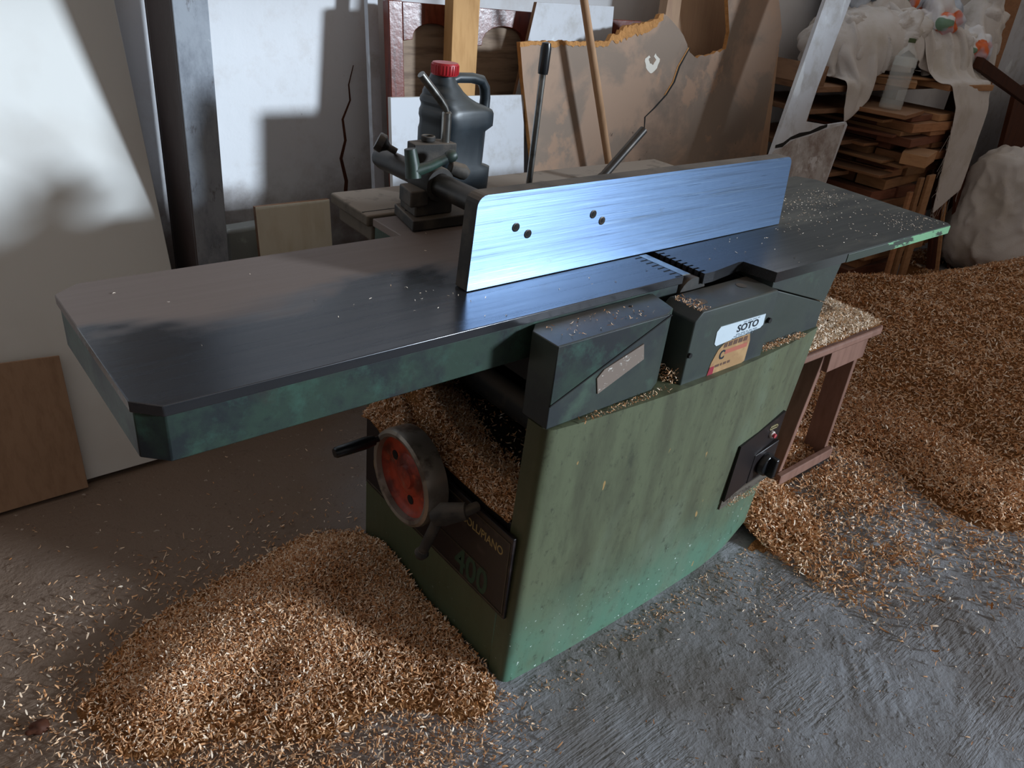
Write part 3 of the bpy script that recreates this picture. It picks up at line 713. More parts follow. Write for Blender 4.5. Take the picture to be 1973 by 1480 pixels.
# ------------------------------------------------------------------ leaning boards
def lean(name, outline, yf, s, th, mat, label, cat='board', edge=None, bevel=0.001, parent=None):
    h = math.hypot(1, s); sa, ca = s/h, 1/h
    g = G(); n = len(outline)
    b = g.add([(u, yf+v*sa, v*ca) for u, v in outline] + [(u, yf+v*sa+th*ca, v*ca-th*sa) for u, v in outline], [])
    mats = [mat, edge or mat]
    g.f.append(list(range(b, b+n))); g.m.append(0)
    g.f.append(list(range(b+n, b+2*n))[::-1]); g.m.append(0)
    for i in range(n): g.f.append([b+i, b+n+i, b+n+(i+1) % n, b+(i+1) % n]); g.m.append(1)
    if parent is not None: return obj(name, g, mats, parent, bevel, label=label)
    return center(obj(name, g, mats, None, bevel, label=label, cat=cat))
def rough(p0, p1, n, amp, rr):
    out = []
    for i in range(n):
        t = i/n; a = amp if i else amp*.3
        out.append((p0[0]+(p1[0]-p0[0])*t+rr.uniform(-a, a)*.4, p0[1]+(p1[1]-p0[1])*t+rr.uniform(-a, a)))
    return out
def wall_boards():
    rr = random.Random(3)
    lean('laminate_board', [(-1.75, .018), (-.452, .018), (-.458, 1.26), (-.458, 1.32), (-1.75, 1.32)], 1.097, .30, .018, MT['laminate'], 'large plain white laminated board leaning at the far left, left of the steel post')
    lean('plywood_board', [(-1.25, .012), (-.796, .012), (-.786, .387), (-1.25, .42)], 1.07, .29, .010, MT['ply'], 'low brown plywood offcut leaning on the large white board, bottom left')
    lean('cream_board', [(-.176, .0), (.07, .0), (.066, .672), (-.180, .673)], 1.24, .09, .018, MT['cream_board'], 'small square cream board with rust-stained edge leaning right of the steel post', edge=MT['rack_wood'])
    g = G(); g.prism([(-.25, 0), (-.12, 0), (-.125, .585), (-.245, .58)], 'y', 1.37, 1.44); center(obj('stone_slab', g, MT['stone'], None, .01, label='pale grey stone slab standing behind the cream board', cat='slab'))
    lean('white_batten', [(.268, 0), (.308, 0), (.298, 1.5), (.262, 1.5)], 1.29, .10, .022, MT['laminate2'], 'narrow white batten standing upright at the left of the red-brown door', 'batten')
    # red-brown panelled door
    D = thing('door_leaf', 'varnished red-brown door leaf with arched panels leaning on the back wall', 'door', (.85, 1.19, 0))
    yf, s, th = 1.19, .11, .035
    def arch(u0, u1, vb, vs, vt):
        pts = [(u0, vb), (u1, vb), (u1, vs), (u1-.035, vs+.004)]
        c = (u0+u1)/2; w = (u1-u0)/2-.035
        for a in np.linspace(0, PI, 13)[1:-1]: pts.append((c+w*math.cos(a), vs+.004+(vt-vs)*math.sin(a)**.8))
        return pts + [(u0+.035, vs+.004), (u0, vs)]
    A = [arch(.335, .560, .25, 1.148, 1.195), arch(.610, .865, .25, 1.135, 1.195), arch(.93, 1.20, .25, 1.135, 1.195)]
    h = math.hypot(1, s); sa, ca = s/h, 1/h
    P3 = lambda u, v, d=0: (u, yf+v*sa+d*ca, v*ca-d*sa)
    # frame as stiles and rails
    g = G()
    def bar(pl, d0, d1):
        n = len(pl); b = g.add([P3(u, v, d0) for u, v in pl]+[P3(u, v, d1) for u, v in pl], [])
        g.f.append(list(range(b, b+n))); g.m.append(0); g.f.append(list(range(b+n, b+2*n))[::-1]); g.m.append(0)
        for i in range(n): g.f.append([b+i, b+n+i, b+n+(i+1) % n, b+(i+1) % n]); g.m.append(0)
    bar([(.285, .02), (.335, .02), (.335, 1.26), (.285, 1.26)], 0, th)
    obj('stile', g, MT['redwood'], D, bevel=.003); g = G()
    bar([(1.20, .02), (1.43, .02), (1.43, 1.24), (1.20, 1.24)], 0, th); obj('stile', g, MT['redwood'], D, bevel=.003)
    for u0, u1 in ((.56, .61), (.865, .93)):
        g = G(); bar([(u0, .25), (u1, .25), (u1, 1.15), (u0, 1.15)], 0, th); obj('stile', g, MT['redwood'], D, bevel=.003)
    g = G(); bar([(.335, .02), (1.20, .02), (1.20, .25), (.335, .25)], 0, th); obj('rail', g, MT['redwood'], D, bevel=.003)
    # arched top rail: outline runs along the arches
    ol = [(1.20, 1.243), (.335, 1.258)]
    for p in A: 
        q = p[2:]           # from right spring over the arch to the left spring
        ol += q[::-1]
    g = G(); bar(ol, 0, th); obj('top_rail', g, MT['redwood'], D, bevel=.002)
    for p, (u0, u1) in zip(A, ((.33, .565), (.605, .87), (.925, 1.205))):
        g = G(); bar([(u0, .24), (u1, .24), (u1, 1.21), (u0, 1.21)], .016, .026); obj('panel', g, MT['rawpanel'], D, label='dull brown door panel')
    lean('timber_plank', [(.415, 0), (.50, 0), (.50, .02), (.568, 1.28), (.58, 1.5), (.478, 1.5), (.463, 1.274)], 1.115, .10, .045, MT['pine'], 'pale pine plank leaning upright behind the jerrycan', 'plank', bevel=.002)
    lean('laminate_offcut', [(.73, .012), (1.209, .012), (1.209, 1.285), (.832, 1.283), (.73, .9)], 1.152, .095, .016, MT['laminate2'], 'upper white laminated sheet standing behind the torn brown fibreboard', edge=MT['rack_wood'])
    lean('laminate_sheet', [(.205, .012), (.79, .012), (.714, 1.005), (.194, 1.007)], 1.075, .08, .016, MT['laminate2'], 'lower white laminated panel with a paint smear behind the jerrycan', edge=MT['laminate'])
    # torn fibreboard
    top = [(2.074, 1.354), (1.747, 1.339)] 
    o = [(.83, 0), (2.12, 0), (2.155, 1.0), (2.158, 1.184), (2.165, 1.236), (2.125, 1.316), (2.10, 1.36), (1.80, 1.50), (1.747, 1.45), (1.75, 1.339)]
    o += [(1.789, 1.227), (1.78, 1.164)] + rough((1.78, 1.164), (1.65, 1.137), 7, .006, rr) + rough((1.65, 1.137), (1.569, 1.131), 5, .006, rr) + [(1.552, 1.150), (1.532, 1.172)]
    o += [(1.532, 1.176), (1.50, 1.21)] + rough((1.47, 1.232), (1.437, 1.245), 3, .003, rr) + [(1.400, 1.270)]
    o += rough((1.371, 1.278), (1.262, 1.239), 10, .007, rr) + rough((1.262, 1.239), (1.192, 1.236), 6, .006, rr) + rough((1.192, 1.236), (1.067, 1.178), 14, .007, rr) + rough((1.067, 1.178), (.704, 1.175), 34, .004, rr) + [(.68, 1.170), (.70, 1.05), (.779, .69)]
    B = lean('torn_fibreboard', o, 1.045, .10, .018, MT['mdf'], 'big stained brown fibreboard with torn top edge and a crack', edge=MT['mdfcore'])
    yb = 1.045; h = math.hypot(1, .1); sa, ca = .1/h, 1/h
    off = Vector(B.location)
    def bp(u, v, d): return Vector((u, yb+v*sa+d*ca, v*ca-d*sa))-off
    def child(name, pl, d0, d1, mat, label=None):
        g = G(); n = len(pl); b = g.add([bp(u, v, d0) for u, v in pl]+[bp(u, v, d1) for u, v in pl], [])
        g.f.append(list(range(b, b+n))); g.m.append(0); g.f.append(list(range(b+n, b+2*n))[::-1]); g.m.append(0)
        for i in range(n): g.f.append([b+i, b+n+i, b+n+(i+1) % n, b+(i+1) % n]); g.m.append(0)
        return obj(name, g, mat, B, label=label)
    ck = [(1.548, 1.166), (1.498, 1.098), (1.477, 1.041), (1.437, .994), (1.375, .947), (1.327, .916), (1.331, .862)]
    wd = [.004, .006, .006, .006, .006, .004, .002]
    child('crack', [(u-w, v) for (u, v), w in zip(ck, wd)]+[(u+w, v) for (u, v), w in list(zip(ck, wd))[::-1]], -.0006, .004, MT['deep'], 'dark crack')
    child('torn_edge', [(u-w-.007, v) for (u, v), w in zip(ck[:4], wd)]+[(u-w, v) for (u, v), w in list(zip(ck, wd))[:4][::-1]], -.0012, .003, MT['mdfcore'], 'raw orange break')
    # raw bevel along the torn top
    tp = [p for p in o if p[1] > 1.14 and p[0] < 1.40]
    tp = sorted(tp)
    up = [(u, v+.0005) for u, v in tp]; dn = [(u, v-.014-.012*mn.noise(Vector((u*14, 0, 0)))-(.022*max(0, min(1, (u-1.06)/.1))*max(0, min(1, (1.4-u)/.08)))) for u, v in tp]
    child('torn_edge', up+dn[::-1], -.0015, .006, MT['mdfcore'], 'raw orange torn edge')
    ring = [(1.335+(.040+.005*math.sin(5*a))*math.cos(a), 1.112+(.034+.005*math.cos(4*a))*math.sin(a)) for a in np.linspace(-PI*1.30, PI*.38, 20)]
    ring2 = [(1.335+(.019+.004*math.sin(3*a))*math.cos(a), 1.118+(.013+.003*math.cos(5*a))*math.sin(a)) for a in np.linspace(-PI*1.30, PI*.38, 20)]
    child('stain', ring+ring2[::-1], -.0008, .002, MT['bloom'], 'white ring-shaped stain')
    lean('fibreboard_sheet', [(.9, .012), (2.363, .012), (2.311, .685), (2.262, 1.17), (2.0, 1.2), (1.0, .9)], 1.110, .10, .016, MT['beige_panel'], 'smooth beige sheet behind the torn fibreboard, its edge showing at the right', edge=MT['beige_panel'])
    lean('beige_door_frame', [(1.44, 0), (1.60, 0), (1.642, 1.322), (1.64, 1.5), (1.53, 1.5), (1.557, 1.318)], 1.190, .10, .04, MT['beige_panel'], 'tall pale beige board rising behind the notch of the torn fibreboard', 'board')
    lean('beige_panel', [(1.61, 0), (2.05, 0), (2.0, 1.5), (1.652, 1.5), (1.653, 1.322)], 1.200, .10, .02, MT['beige_panel'], 'wide beige panel seen through the notch of the torn fibreboard', 'board')
    g = G(); g.tube([(.862, 1.105, 1.38), (.882, 1.1, 1.303), (.975, 1.07, 1.03), (1.083, 1.04, .721), (1.34, .97, .01)], [.0135, .0135, .0145, .0135, .0135], 14)
    center(obj('broom_handle', g, MT['broom'], smooth=60, label='round wooden broom handle leaning across the torn fibreboard', cat='handle'))
wall_boards()

# ------------------------------------------------------------------ stool
def stool():
    T = thing('stool', 'small brown wooden stool heaped with shavings beyond the cabinet', 'stool', (1.15, .12, 0))
    w = MT['stool_wood']
    g = G()
    pl = [(.86, .012), (1.265, -.012), (1.29, .0), (1.50, .24), (.90, .30)]
    pl = [(.86, .0), (1.30, -.006), (1.325, .004), (1.33, .03), (1.33, .27), (.86, .27)]
    g.prism(pl, 'z', .478, .503); obj('seat', g, w, T, bevel=.006)
    def leg(x, y, dx, dy, wy):
        g = G(); b = [(x+dx, y+dy), (x+dx+.022, y+dy), (x+dx+.022, y+dy+wy), (x+dx, y+dy+wy)]; t = [(x, y), (x+.022, y), (x+.022, y+wy), (x, y+wy)]
        g.prism(b, 'z', .0, .478, t); obj('leg', g, w, T, bevel=.003)
    leg(1.02, .02, -.055, .0, .075); leg(1.235, .02, .015, .0, .075); leg(1.02, .18, -.055, .02, .075); leg(1.235, .18, .015, .02, .075)
    g = G(); g.prism([(1.035, .405), (1.255, .405), (1.25, .478), (1.03, .478)], 'y', .005, .022); obj('apron', g, w, T, bevel=.002)
    g = G(); g.prism([(1.035, .41), (1.25, .41), (1.25, .478), (1.03, .478)], 'y', .25, .266); obj('apron', g, w, T, bevel=.002)
    g = G(); g.prism([(.955, .012), (1.275, .012), (1.275, .05), (.955, .05)], 'y', -.0, .02); obj('stretcher', g, w, T, bevel=.003)
    g = G(); g.prism([(.955, .012), (1.275, .012), (1.275, .05), (.955, .05)], 'y', .265, .285); obj('stretcher', g, w, T, bevel=.003)
stool()

# ------------------------------------------------------------------ rack, offcuts
def plank_obj(name, c, size, rz, tilt, mat, rr, label, cat, group=None):
    lx, ly, lz = size
    j = lambda: rr.uniform(-.04, .04)
    g = G()
    sk = rr.uniform(-.25, .25)*min(lx, ly)
    vs = []
    for z in (0, lz):
        vs += [(-lx/2, -ly/2, z), (lx/2, -ly/2+(sk if lx > ly else 0), z), (lx/2+(0 if lx > ly else sk*0), ly/2, z), (-lx/2, ly/2, z)]
    g.add(vs, [(0,3,2,1),(4,5,6,7),(0,1,5,4),(1,2,6,5),(2,3,7,6),(3,0,4,7)])
    o = obj(name, g, mat, None, .002, label=label, cat=cat, group=group, seg=1)
    o.location = c; o.rotation_euler = (tilt[0], tilt[1], rz)
    return o
def rack():
    rr = random.Random(21)
    R = thing('rack', 'rough wooden shelf rack in the dark corner holding offcuts', 'rack', (2.9, 1.3, 0))
    w = MT['rack_wood']
    for x, y in ((2.36, 1.08), (2.36, 1.42), (3.9, 1.42), (3.86, 1.02)):
        g = G(); g.box((x, y, 0), (x+.06, y+.06, 1.0)); obj('post', g, w, R, bevel=.003)
    for z in (.35, .58, .74, .90):
        g = G(); g.box((2.37, 1.06, z), (2.93, 1.47, z+.022)); obj('shelf', g, w, R, bevel=.002)
    g = G(); g.box((2.36, 1.04, 1.0), (3.95, 1.48, 1.025)); obj('top_shelf', g, w, R, bevel=.002)
    g = G(); g.prism([(2.36, 1.025), (2.42, 1.025), (2.42, 1.11), (2.36, 1.03)], 'y', 1.05, 1.48); obj('side_rail', g, w, R)
    ms = [MT['offcut_a'], MT['offcut_b'], MT['offcut_c']]
    z = 0.0; lay = 0; made = []
    while z < .90:
        big = z < .60
        t = rr.choice([.04, .05, .06] if big else [.018, .024, .034, .045, .052])
        x0 = 2.98+rr.uniform(-.035, .045); y0 = .85+rr.uniform(-.03, .05)
        n = rr.choice([2, 2, 3])
        if lay % 2 == 0:      # boards running along Y, ends facing the room
            x = x0
            for k in range(n):
                wd = rr.uniform(.16, .26)
                ln = rr.uniform(.40, .54); yy = y0+rr.uniform(-.03, .06)
                plank_obj('offcut', (x+wd/2, yy+ln/2, z), (wd-.006, ln, t*rr.uniform(.85, .99)), rr.uniform(-.05, .05), (0, 0), rr.choice(ms), rr, None, 'offcut', 'offcuts in the stack')
                made.append((lay, k, n, 'left right' if n == 2 else 'left middle right', bpy.context.scene.collection.objects[-1]))
                x += wd
        else:                 # boards running along X
            y = y0
            for k in range(2):
                wd = rr.uniform(.14, .24); ln = rr.uniform(.42, .66)
                plank_obj('offcut', (x0+ln/2+rr.uniform(-.04, .04), y+wd/2, z), (ln, wd-.006, t*rr.uniform(.85, .99)), rr.uniform(-.05, .05), (0, 0), rr.choice(ms), rr, None, 'offcut', 'offcuts in the stack')
                made.append((lay, k, 2, 'front rear', bpy.context.scene.collection.objects[-1]))
                y += wd
        z += t; lay += 1
    OR = ['topmost', 'second', 'third', 'fourth', 'fifth', 'sixth', 'seventh', 'eighth', 'ninth', 'tenth', 'eleventh', 'twelfth', 'thirteenth', 'fourteenth', 'fifteenth', 'sixteenth', 'seventeenth', 'eighteenth', 'nineteenth', 'twentieth', 'twenty-first', 'twenty-second', 'twenty-third', 'twenty-fourth', 'twenty-fifth', 'twenty-sixth', 'twenty-seventh', 'twenty-eighth', 'twenty-ninth', 'thirtieth']
    for l, k, n, wd, o in made:
        o['label'] = '%s brown board in the %s layer from the top of the offcut stack' % (wd.split()[k], OR[lay-1-l])
    # looser ones poking out on the left face of the stack
    for k in range(5):
        zz = .62+k*.062
        plank_obj('offcut', (2.93+rr.uniform(-.06, .02), 1.05+rr.uniform(-.1, .12), zz), (rr.uniform(.10, .2), rr.uniform(.3, .5), .014), rr.uniform(-.25, .25), (0, 0), rr.choice(ms), rr, '%s thin loose board, counted from below, poking from the left face of the offcut stack' % ['first', 'second', 'third', 'fourth', 'fifth', 'sixth', 'seventh', 'eighth', 'ninth'][k], 'offcut', 'offcuts in the stack')
    plank_obj('offcut', (2.90, .95, z+.001), (.34, .26, .02), .2, (0, 0), MT['offcut_a'], rr, 'flat reddish offcut under the plastic bottle on the stack', 'offcut')
    BZ = z+.021
    plank_obj('thick_offcut', (3.04, .80, .70), (.26, .12, .055), .35, (0, 0), MT['offcut_b'], rr, 'thick pale block jutting from the front of the offcut stack', 'offcut')
    # boards on the top shelf
    plank_obj('shelf_board', (3.52, 1.14, 1.026), (.46, .62, .03), -.08, (0, 0), MT['offcut_b'], rr, 'wide dusty board on the top shelf under the sacks, its corner jutting out', 'board')
    plank_obj('shelf_board', (3.10, 1.22, 1.026), (.34, .50, .03), .45, (0, 0), MT['offcut_b'], rr, 'pale board lying askew on the top shelf left of the plastic bottle', 'board')
    plank_obj('shelf_board', (3.12, 1.22, 1.058), (.60, .40, .012), -.5, (0, 0), MT['offcut_b'], rr, 'thin long lath lying on the askew board of the top shelf', 'board')
    # upright slats in front of the stack
    for i, (x, y, hh, wd, m, lb) in enumerate(((3.115, .755, .54, .045, 'offcut_a', 'narrow left upright slat leaning on the offcut stack front'), (3.175, .745, .61, .05, 'offcut_b', 'middle upright slat leaning on the offcut stack front'), (3.26, .735, .62, .085, 'offcut_b', 'wide right upright slat leaning on the offcut stack front'))):
        g = G(); g.box((-wd/2, 0, 0), (wd/2, .018, hh)); o = obj('slat', g, MT[m], None, .002, label=lb, cat='slat'); o.location = (x, y, 0.004); o.rotation_euler = (-.06, .0, .06)
    # dark boards leaning between stack and big sack
    for i, (x0, x1, y, hh, lb) in enumerate(((3.72, 3.84, .78, .82, 'dark brown board leaning right of the offcut stack'), (3.92, 4.06, .74, .70, 'dark reddish board leaning beside the big white sack'), (4.12, 4.3, .86, 1.0, 'wide dark board half hidden behind the big white sack'))):
        lean('dark_plank', [(x0, .01), (x1, .01), (x1-.10, hh), (x0-.10, hh)], y, .22, .02, MT['dark_board'], lb, 'plank')
    # thin broken frame on the floor
    T = thing('broken_frame', 'thin broken wooden frame propped on the floor beside the offcut stack', 'frame', (3.75, .72, 0))
    g = G(); g.tube([(3.70, .73, .013), (3.93, .60, .013)], .012, 4); obj('frame_bar', g, MT['offcut_b'], T)
    g = G(); g.tube([(3.70, .73, .02), (3.80, .90, .52)], .012, 4); obj('frame_bar', g, MT['offcut_b'], T)
    # brown beam across the sacks
    g = G(); d = Vector((4.45, .86, .955))-Vector((3.70, .93, 1.15)); Mx = Matrix.Translation((3.70, .93, 1.15)) @ d.to_track_quat('X', 'Z').to_matrix().to_4x4()
    g.box((0, -.02, -.03), (d.length+.25, .02, .03), Mx); center(obj('beam', g, MT['dark_board'], None, .003, label='dark red-brown bar lying across the sacks at right', cat='bar'))
    # cut white gusset board leaning in front of the rack
    gx = [(1.90, 1.50), (2.19, 1.50), (2.186, 1.39), (2.224, 1.039), (2.157, .973), (2.346, .908), (2.345, .88), (2.295, .62), (2.25, .3), (1.76, .3), (1.797, .78), (1.811, .832), (1.949, 1.046)]
    y0 = .86
    h = math.hypot(1, .16)
    g = G(); pl = [(1.905, 1.50), (2.20, 1.50), (2.206, 1.03), (2.150, .968), (2.340, .905), (2.30, .64), (2.28, .02), (1.72, .02), (1.78, .76), (1.80, .83), (1.94, 1.04)]
    B = lean('gusset_board', [(2.048, 1.52), (2.243, 1.52), (2.067, 1.063), (2.029, .929), (2.201, .908), (2.359, .914), (2.374, .9), (2.292, .655), (2.08, .02), (1.547, .02), (1.812, .813), (2.002, 1.382)], .77, .10, .016, MT['laminate2'], 'dirty white cut board with dark crack leaning in front of the rack')
    hh = math.hypot(1, .1); sa, ca = .1/hh, 1/hh; off = Vector(B.location)
    def strip(name, pl, mat, label):
        g = G(); n = len(pl)
        b = g.add([Vector((u, .77+v*sa+d*ca, v*ca-d*sa))-off for d in (-.0008, .003) for u, v in pl], [])
        g.f.append(list(range(b, b+n))); g.m.append(0); g.f.append(list(range(b+n, b+2*n))[::-1]); g.m.append(0)
        for i in range(n): g.f.append([b+i, b+n+i, b+n+(i+1) % n, b+(i+1) % n]); g.m.append(0)
        obj(name, g, mat, B, label=label)
    up = [(1.828, .845), (1.88, .852), (1.93, .872), (1.991, .885), (2.07, .888), (2.14, .905), (2.201, .911)]
    strip('crack', up+[(u, v-.012-.006*(i % 2)) for i, (u, v) in enumerate(up)][::-1], MT['deep'], 'dark jagged crack')
    low = [(u, v-.02) for u, v in up]+[(2.35, .905), (2.285, .655), (2.16, .28), (1.66, .36), (1.815, .815)]
    strip('plaster_coat', low, MT['plaster'], 'stained brownish white plaster')
    return BZ
BZ = rack()

def bottle():
    T = thing('plastic_bottle', 'empty clear plastic bottle with green cap on the offcut stack', 'bottle', (2.87, .93, BZ))
    g = G()
    pr = [(.045, 0), (.052, .006), (.053, .03)]
    for k in range(12):
        z = .04+k*.017; pr += [(.053, z), (.0495, z+.008)]
    pr += [(.053, .195), (.050, .225), (.038, .255), (.022, .275), (.0145, .285), (.0145, .30)]
    g.lathe(pr, (2.87, .93, BZ), (.03, 0, 1), 28); obj('bottle_body', g, MT['pet'], T, smooth=50)
    g = G(); g.lathe([(.0165, 0), (.0165, .018), (.001, .02)], (2.879, .93, BZ+.297), (.03, 0, 1), 18); obj('cap', g, MT['bottlecap'], T, smooth=40)
bottle()

# ------------------------------------------------------------------ sacks and bags
def crease(p, s, seed=0, soft=False):
    q = Vector((p.x*s+seed*3.7, p.y*s-seed*1.9, p.z*s+seed*5.3))
    w = Vector((mn.noise(q*.7), mn.noise(q*.7+Vector((9, 1, 4))), mn.noise(q*.7+Vector((2, 7, 5)))))*.6
    q = q+w
    if soft: return abs(mn.noise(q)) + .5*abs(mn.noise(q*2.1+Vector((3, 3, 3)))) + .2*abs(mn.noise(q*4.3))
    r = lambda v: (1-min(1, abs(v)*1.6))**2
    return .62*r(mn.noise(q)) + .34*r(mn.noise(q*2.1+Vector((3, 3, 3)))) + .16*r(mn.noise(q*4.3))
def blob(name, c, r, mat, label, cat, seed, amp=.09, s=5, sub=5, rot=(0, 0, 0), flat=None, group=None, fn=None):
    bm = bmesh.new(); bmesh.ops.create_icosphere(bm, subdivisions=sub, radius=1)
    from mathutils import Euler
    Rm = Euler(rot).to_matrix()
    for v in bm.verts:
        n = v.co.copy()
        p = Vector((n.x*r[0], n.y*r[1], n.z*r[2]))
        if fn: p = fn(p, n)
        w = p+Vector(c); w.z *= .55
        p = p+n*(crease(w, s, seed, name != 'filled_sack')-.38)*amp*1.7
        p = Rm @ p
        if flat is not None and p.z < flat: p.z = flat+(p.z-flat)*.05
        v.co = p
    me = bpy.data.meshes.new(name); bm.to_mesh(me); bm.free()
    me.polygons.foreach_set('use_smooth', [True]*len(me.polygons)); me.materials.append(mat)
    o = link(name, me); o.location = c
    return tag(o, label, cat, group)
def sheet(name, fn, nu, nv, mat, label, cat, seed, amp=.03, s=7, th=.004):
    g = G()
    def f(u, v):
        p = Vector(fn(u, v)); k = crease(p, s, seed, True)-.35
        return p+Vector((mn.noise(p*4+Vector((seed, 0, 0)))*amp*.6, -k*amp*1.6, k*amp))
    g.grid(f, nu, nv)
    o = obj(name, g, mat, None, 0, True, label=label, cat=cat)
    md = o.modifiers.new('thick', 'SOLIDIFY'); md.thickness = th; md.offset = 1
    o.data.set_sharp_from_angle(angle=PI)
    return center(o)
def lerp3(P, t):
    # Catmull-Rom through P
    n = len(P)-1; x = min(max(t, 0), .9999)*n; i = int(x); f = x-i
    a = Vector(P[max(i-1, 0)]); b = Vector(P[i]); c = Vector(P[i+1]); d = Vector(P[min(i+2, n)])
    return .5*((2*b)+(c-a)*f+(2*a-5*b+4*c-d)*f*f+(3*b-a-3*c+d)*f**3)
def sacks():
    sk = MT['sack']
    blob('woven_sack', (3.05, 1.21, 1.19), (.44, .19, .17), sk, 'crumpled white woven sack pinched in the middle on the left of the top shelf', 'sack', 1, .10, 6, 6, flat=-.10)
    blob('woven_sack', (3.66, 1.20, 1.18), (.30, .21, .15), sk, 'slack white woven sack in the middle of the top shelf heap', 'sack', 2, .10, 6, 6, flat=-.10)
    blob('upright_sack', (4.02, 1.10, 1.27), (.13, .10, .27), sk, 'tall upright folded white sack at the right end of the heap', 'sack', 3, .06, 7, 5)
    blob('plastic_bag', (3.02, 1.36, 1.43), (.22, .12, .12), MT['bluebag'], 'bluish clear plastic bag at the back left of the heap', 'bag', 4, .05, 8, 5)
    blob('plastic_bag', (3.42, 1.34, 1.42), (.22, .13, .12), MT['bag'], 'white plastic bag with orange print at the top of the heap', 'bag', 5, .05, 7, 5)
    blob('plastic_bag', (3.55, 1.16, 1.31), (.15, .12, .10), MT['bag'], 'crumpled bag with green print in the middle of the heap', 'bag', 6, .06, 9, 5)
    blob('plastic_bag', (3.80, 1.04, 1.20), (.15, .10, .11), MT['bag'], 'pinkish white bag with orange print low at the right of the heap', 'bag', 7, .05, 8, 5)
    blob('plastic_bag', (3.80, 1.30, 1.36), (.13, .12, .12), MT['bluebag'], 'small grey clear bag knotted beside the upright sack', 'bag', 8, .05, 9, 5)
    # loose sack cloth: draped over the heap with a small cloth relaxation
    EL = [((3.05, 1.21, 1.17), (.47, .21, .18)), ((3.66, 1.20, 1.16), (.33, .23, .16)), ((4.02, 1.12, 1.2), (.14, .11, .30)), ((3.80, 1.06, 1.17), (.15, .10, .11))]
    BX = [((2.34, 1.02, 0), (3.98, 1.6, 1.045)), ((3.28, .84, 1.0), (3.76, 1.5, 1.062)), ((2.94, .81, 0), (3.74, 1.4, .95))]
    def drape(name, c, size, rz, n, shrink, label, seed, pins=None, iters=170, amp=.10, tilt=0):
        nu, nv = n; rg = np.random.default_rng(seed)
        U, V = np.meshgrid(np.linspace(-.5, .5, nu)*size[0], np.linspace(-.5, .5, nv)*size[1])
        ca, sa = math.cos(rz), math.sin(rz)
        X = np.stack([c[0]+(U*ca-V*sa)*shrink, c[1]+(U*sa+V*ca)*shrink, np.full_like(U, c[2])+V*tilt], -1)
        X[..., 2] += amp*(vnoise(X[..., 0], X[..., 1], 9, seed)-.5)+amp*.5*(vnoise(X[..., 0], X[..., 1], 21, seed+3)-.5)+rg.normal(0, .002, U.shape)
        hx, hy = size[0]/(nu-1), size[1]/(nv-1); hd = math.hypot(hx, hy)
        cons = [((0, 1), hx, 1), ((1, 0), hy, 1), ((1, 1), hd, .6), ((1, -1), hd, .6), ((0, 2), 2*hx, .12), ((2, 0), 2*hy, .12)]
        Vel = np.zeros_like(X); w = np.ones(U.shape)[..., None]
        if pins is not None: w[pins(U, V)] = 0
        def sl(d):
            di, dj = d
            A = (slice(0, nv-di), slice(max(0, -dj), nu-max(0, dj))); B = (slice(di, nv), slice(max(0, dj), nu+min(0, dj)))
            return A, B
        for it in range(iters):
            Y = X+Vel*.93+np.array([0, 0, -.0007])*w
            for k in range(12):
                D = np.zeros_like(Y); cnt = np.zeros(U.shape)[..., None]
                for d, L, st in cons:
                    A, B = sl(d); e = Y[B]-Y[A]; l = np.linalg.norm(e, axis=-1, keepdims=True)+1e-9
                    q = e*(1-L/l)*.5*st
                    if st < .2: q = q*(l < L)          # resist sharp bending only
                    D[A] += q; D[B] -= q; cnt[A] += 1; cnt[B] += 1
                Y = Y+D/np.maximum(cnt*.55, 1)*w
                Z0 = Y.copy()
                for (cx, cy, cz), (rx, ry, rz_) in EL:
                    q = (Y-np.array([cx, cy, cz]))/np.array([rx+.008, ry+.008, rz_+.008]); r = np.linalg.norm(q, axis=-1, keepdims=True)
                    Y = np.where(r < 1, np.array([cx, cy, cz])+(Y-np.array([cx, cy, cz]))/np.maximum(r, .05), Y)
                for lo, hi in BX:
                    lo_, hi_ = np.array(lo)-.006, np.array(hi)+.006
                    ins = ((Y > lo_) & (Y < hi_)).all(-1)
                    if ins.any():
                        p = Y[ins]; dz = hi_[2]-p[:, 2]; dy = p[:, 1]-lo_[1]; dx = hi_[0]-p[:, 0]
                        m = np.argmin(np.stack([dz, dy, dx], 1), 1)
                        p[m == 0, 2] = hi_[2]; p[m == 1, 1] = lo_[1]; p[m == 2, 0] = hi_[0]; Y[ins] = p
                hit = (np.abs(Y-Z0).sum(-1) > 1e-6)     # cloth sticks where it rests
                Y[hit] = Y[hit]*.3+(X[hit]+np.array([0, 0, 1.])*(Y[hit]-X[hit]))*.7
            Vel = Y-X
            X = Y
        # fine rumples
        g = G(); P = X.reshape(-1, 3)
        g.add([Vector(p)+Vector((0, -.35, .6))*(.016*(crease(Vector(p), 9, seed, True)-.3)+.005*mn.noise(Vector(p)*45)) for p in P], [])
        for j in range(nv-1):
            for i in range(nu-1):
                a = j*nu+i; g.f.append([a, a+1, a+nu+1, a+nu]); g.m.append(0)
        o = obj(name, g, sk, None, 0, True, label=label, cat='cloth')
        o.data.set_sharp_from_angle(angle=PI)
        md = o.modifiers.new('thick', 'SOLIDIFY'); md.thickness = .003; md.offset = 1
        md = o.modifiers.new('smooth', 'SUBSURF'); md.levels = 1; md.render_levels = 1
        return center(o), X
    drape('sack_cloth', (2.88, 1.20, 1.44), (1.0, .62), .25, (48, 36), .70, 'white sack cloth with a frayed flap hanging left behind the white cut board', 11)
    drape('sack_cloth', (3.40, 1.13, 1.42), (1.0, .56), -.1, (48, 30), .66, 'fold of white sack cloth spread over the shelf behind the plastic bottle', 12)
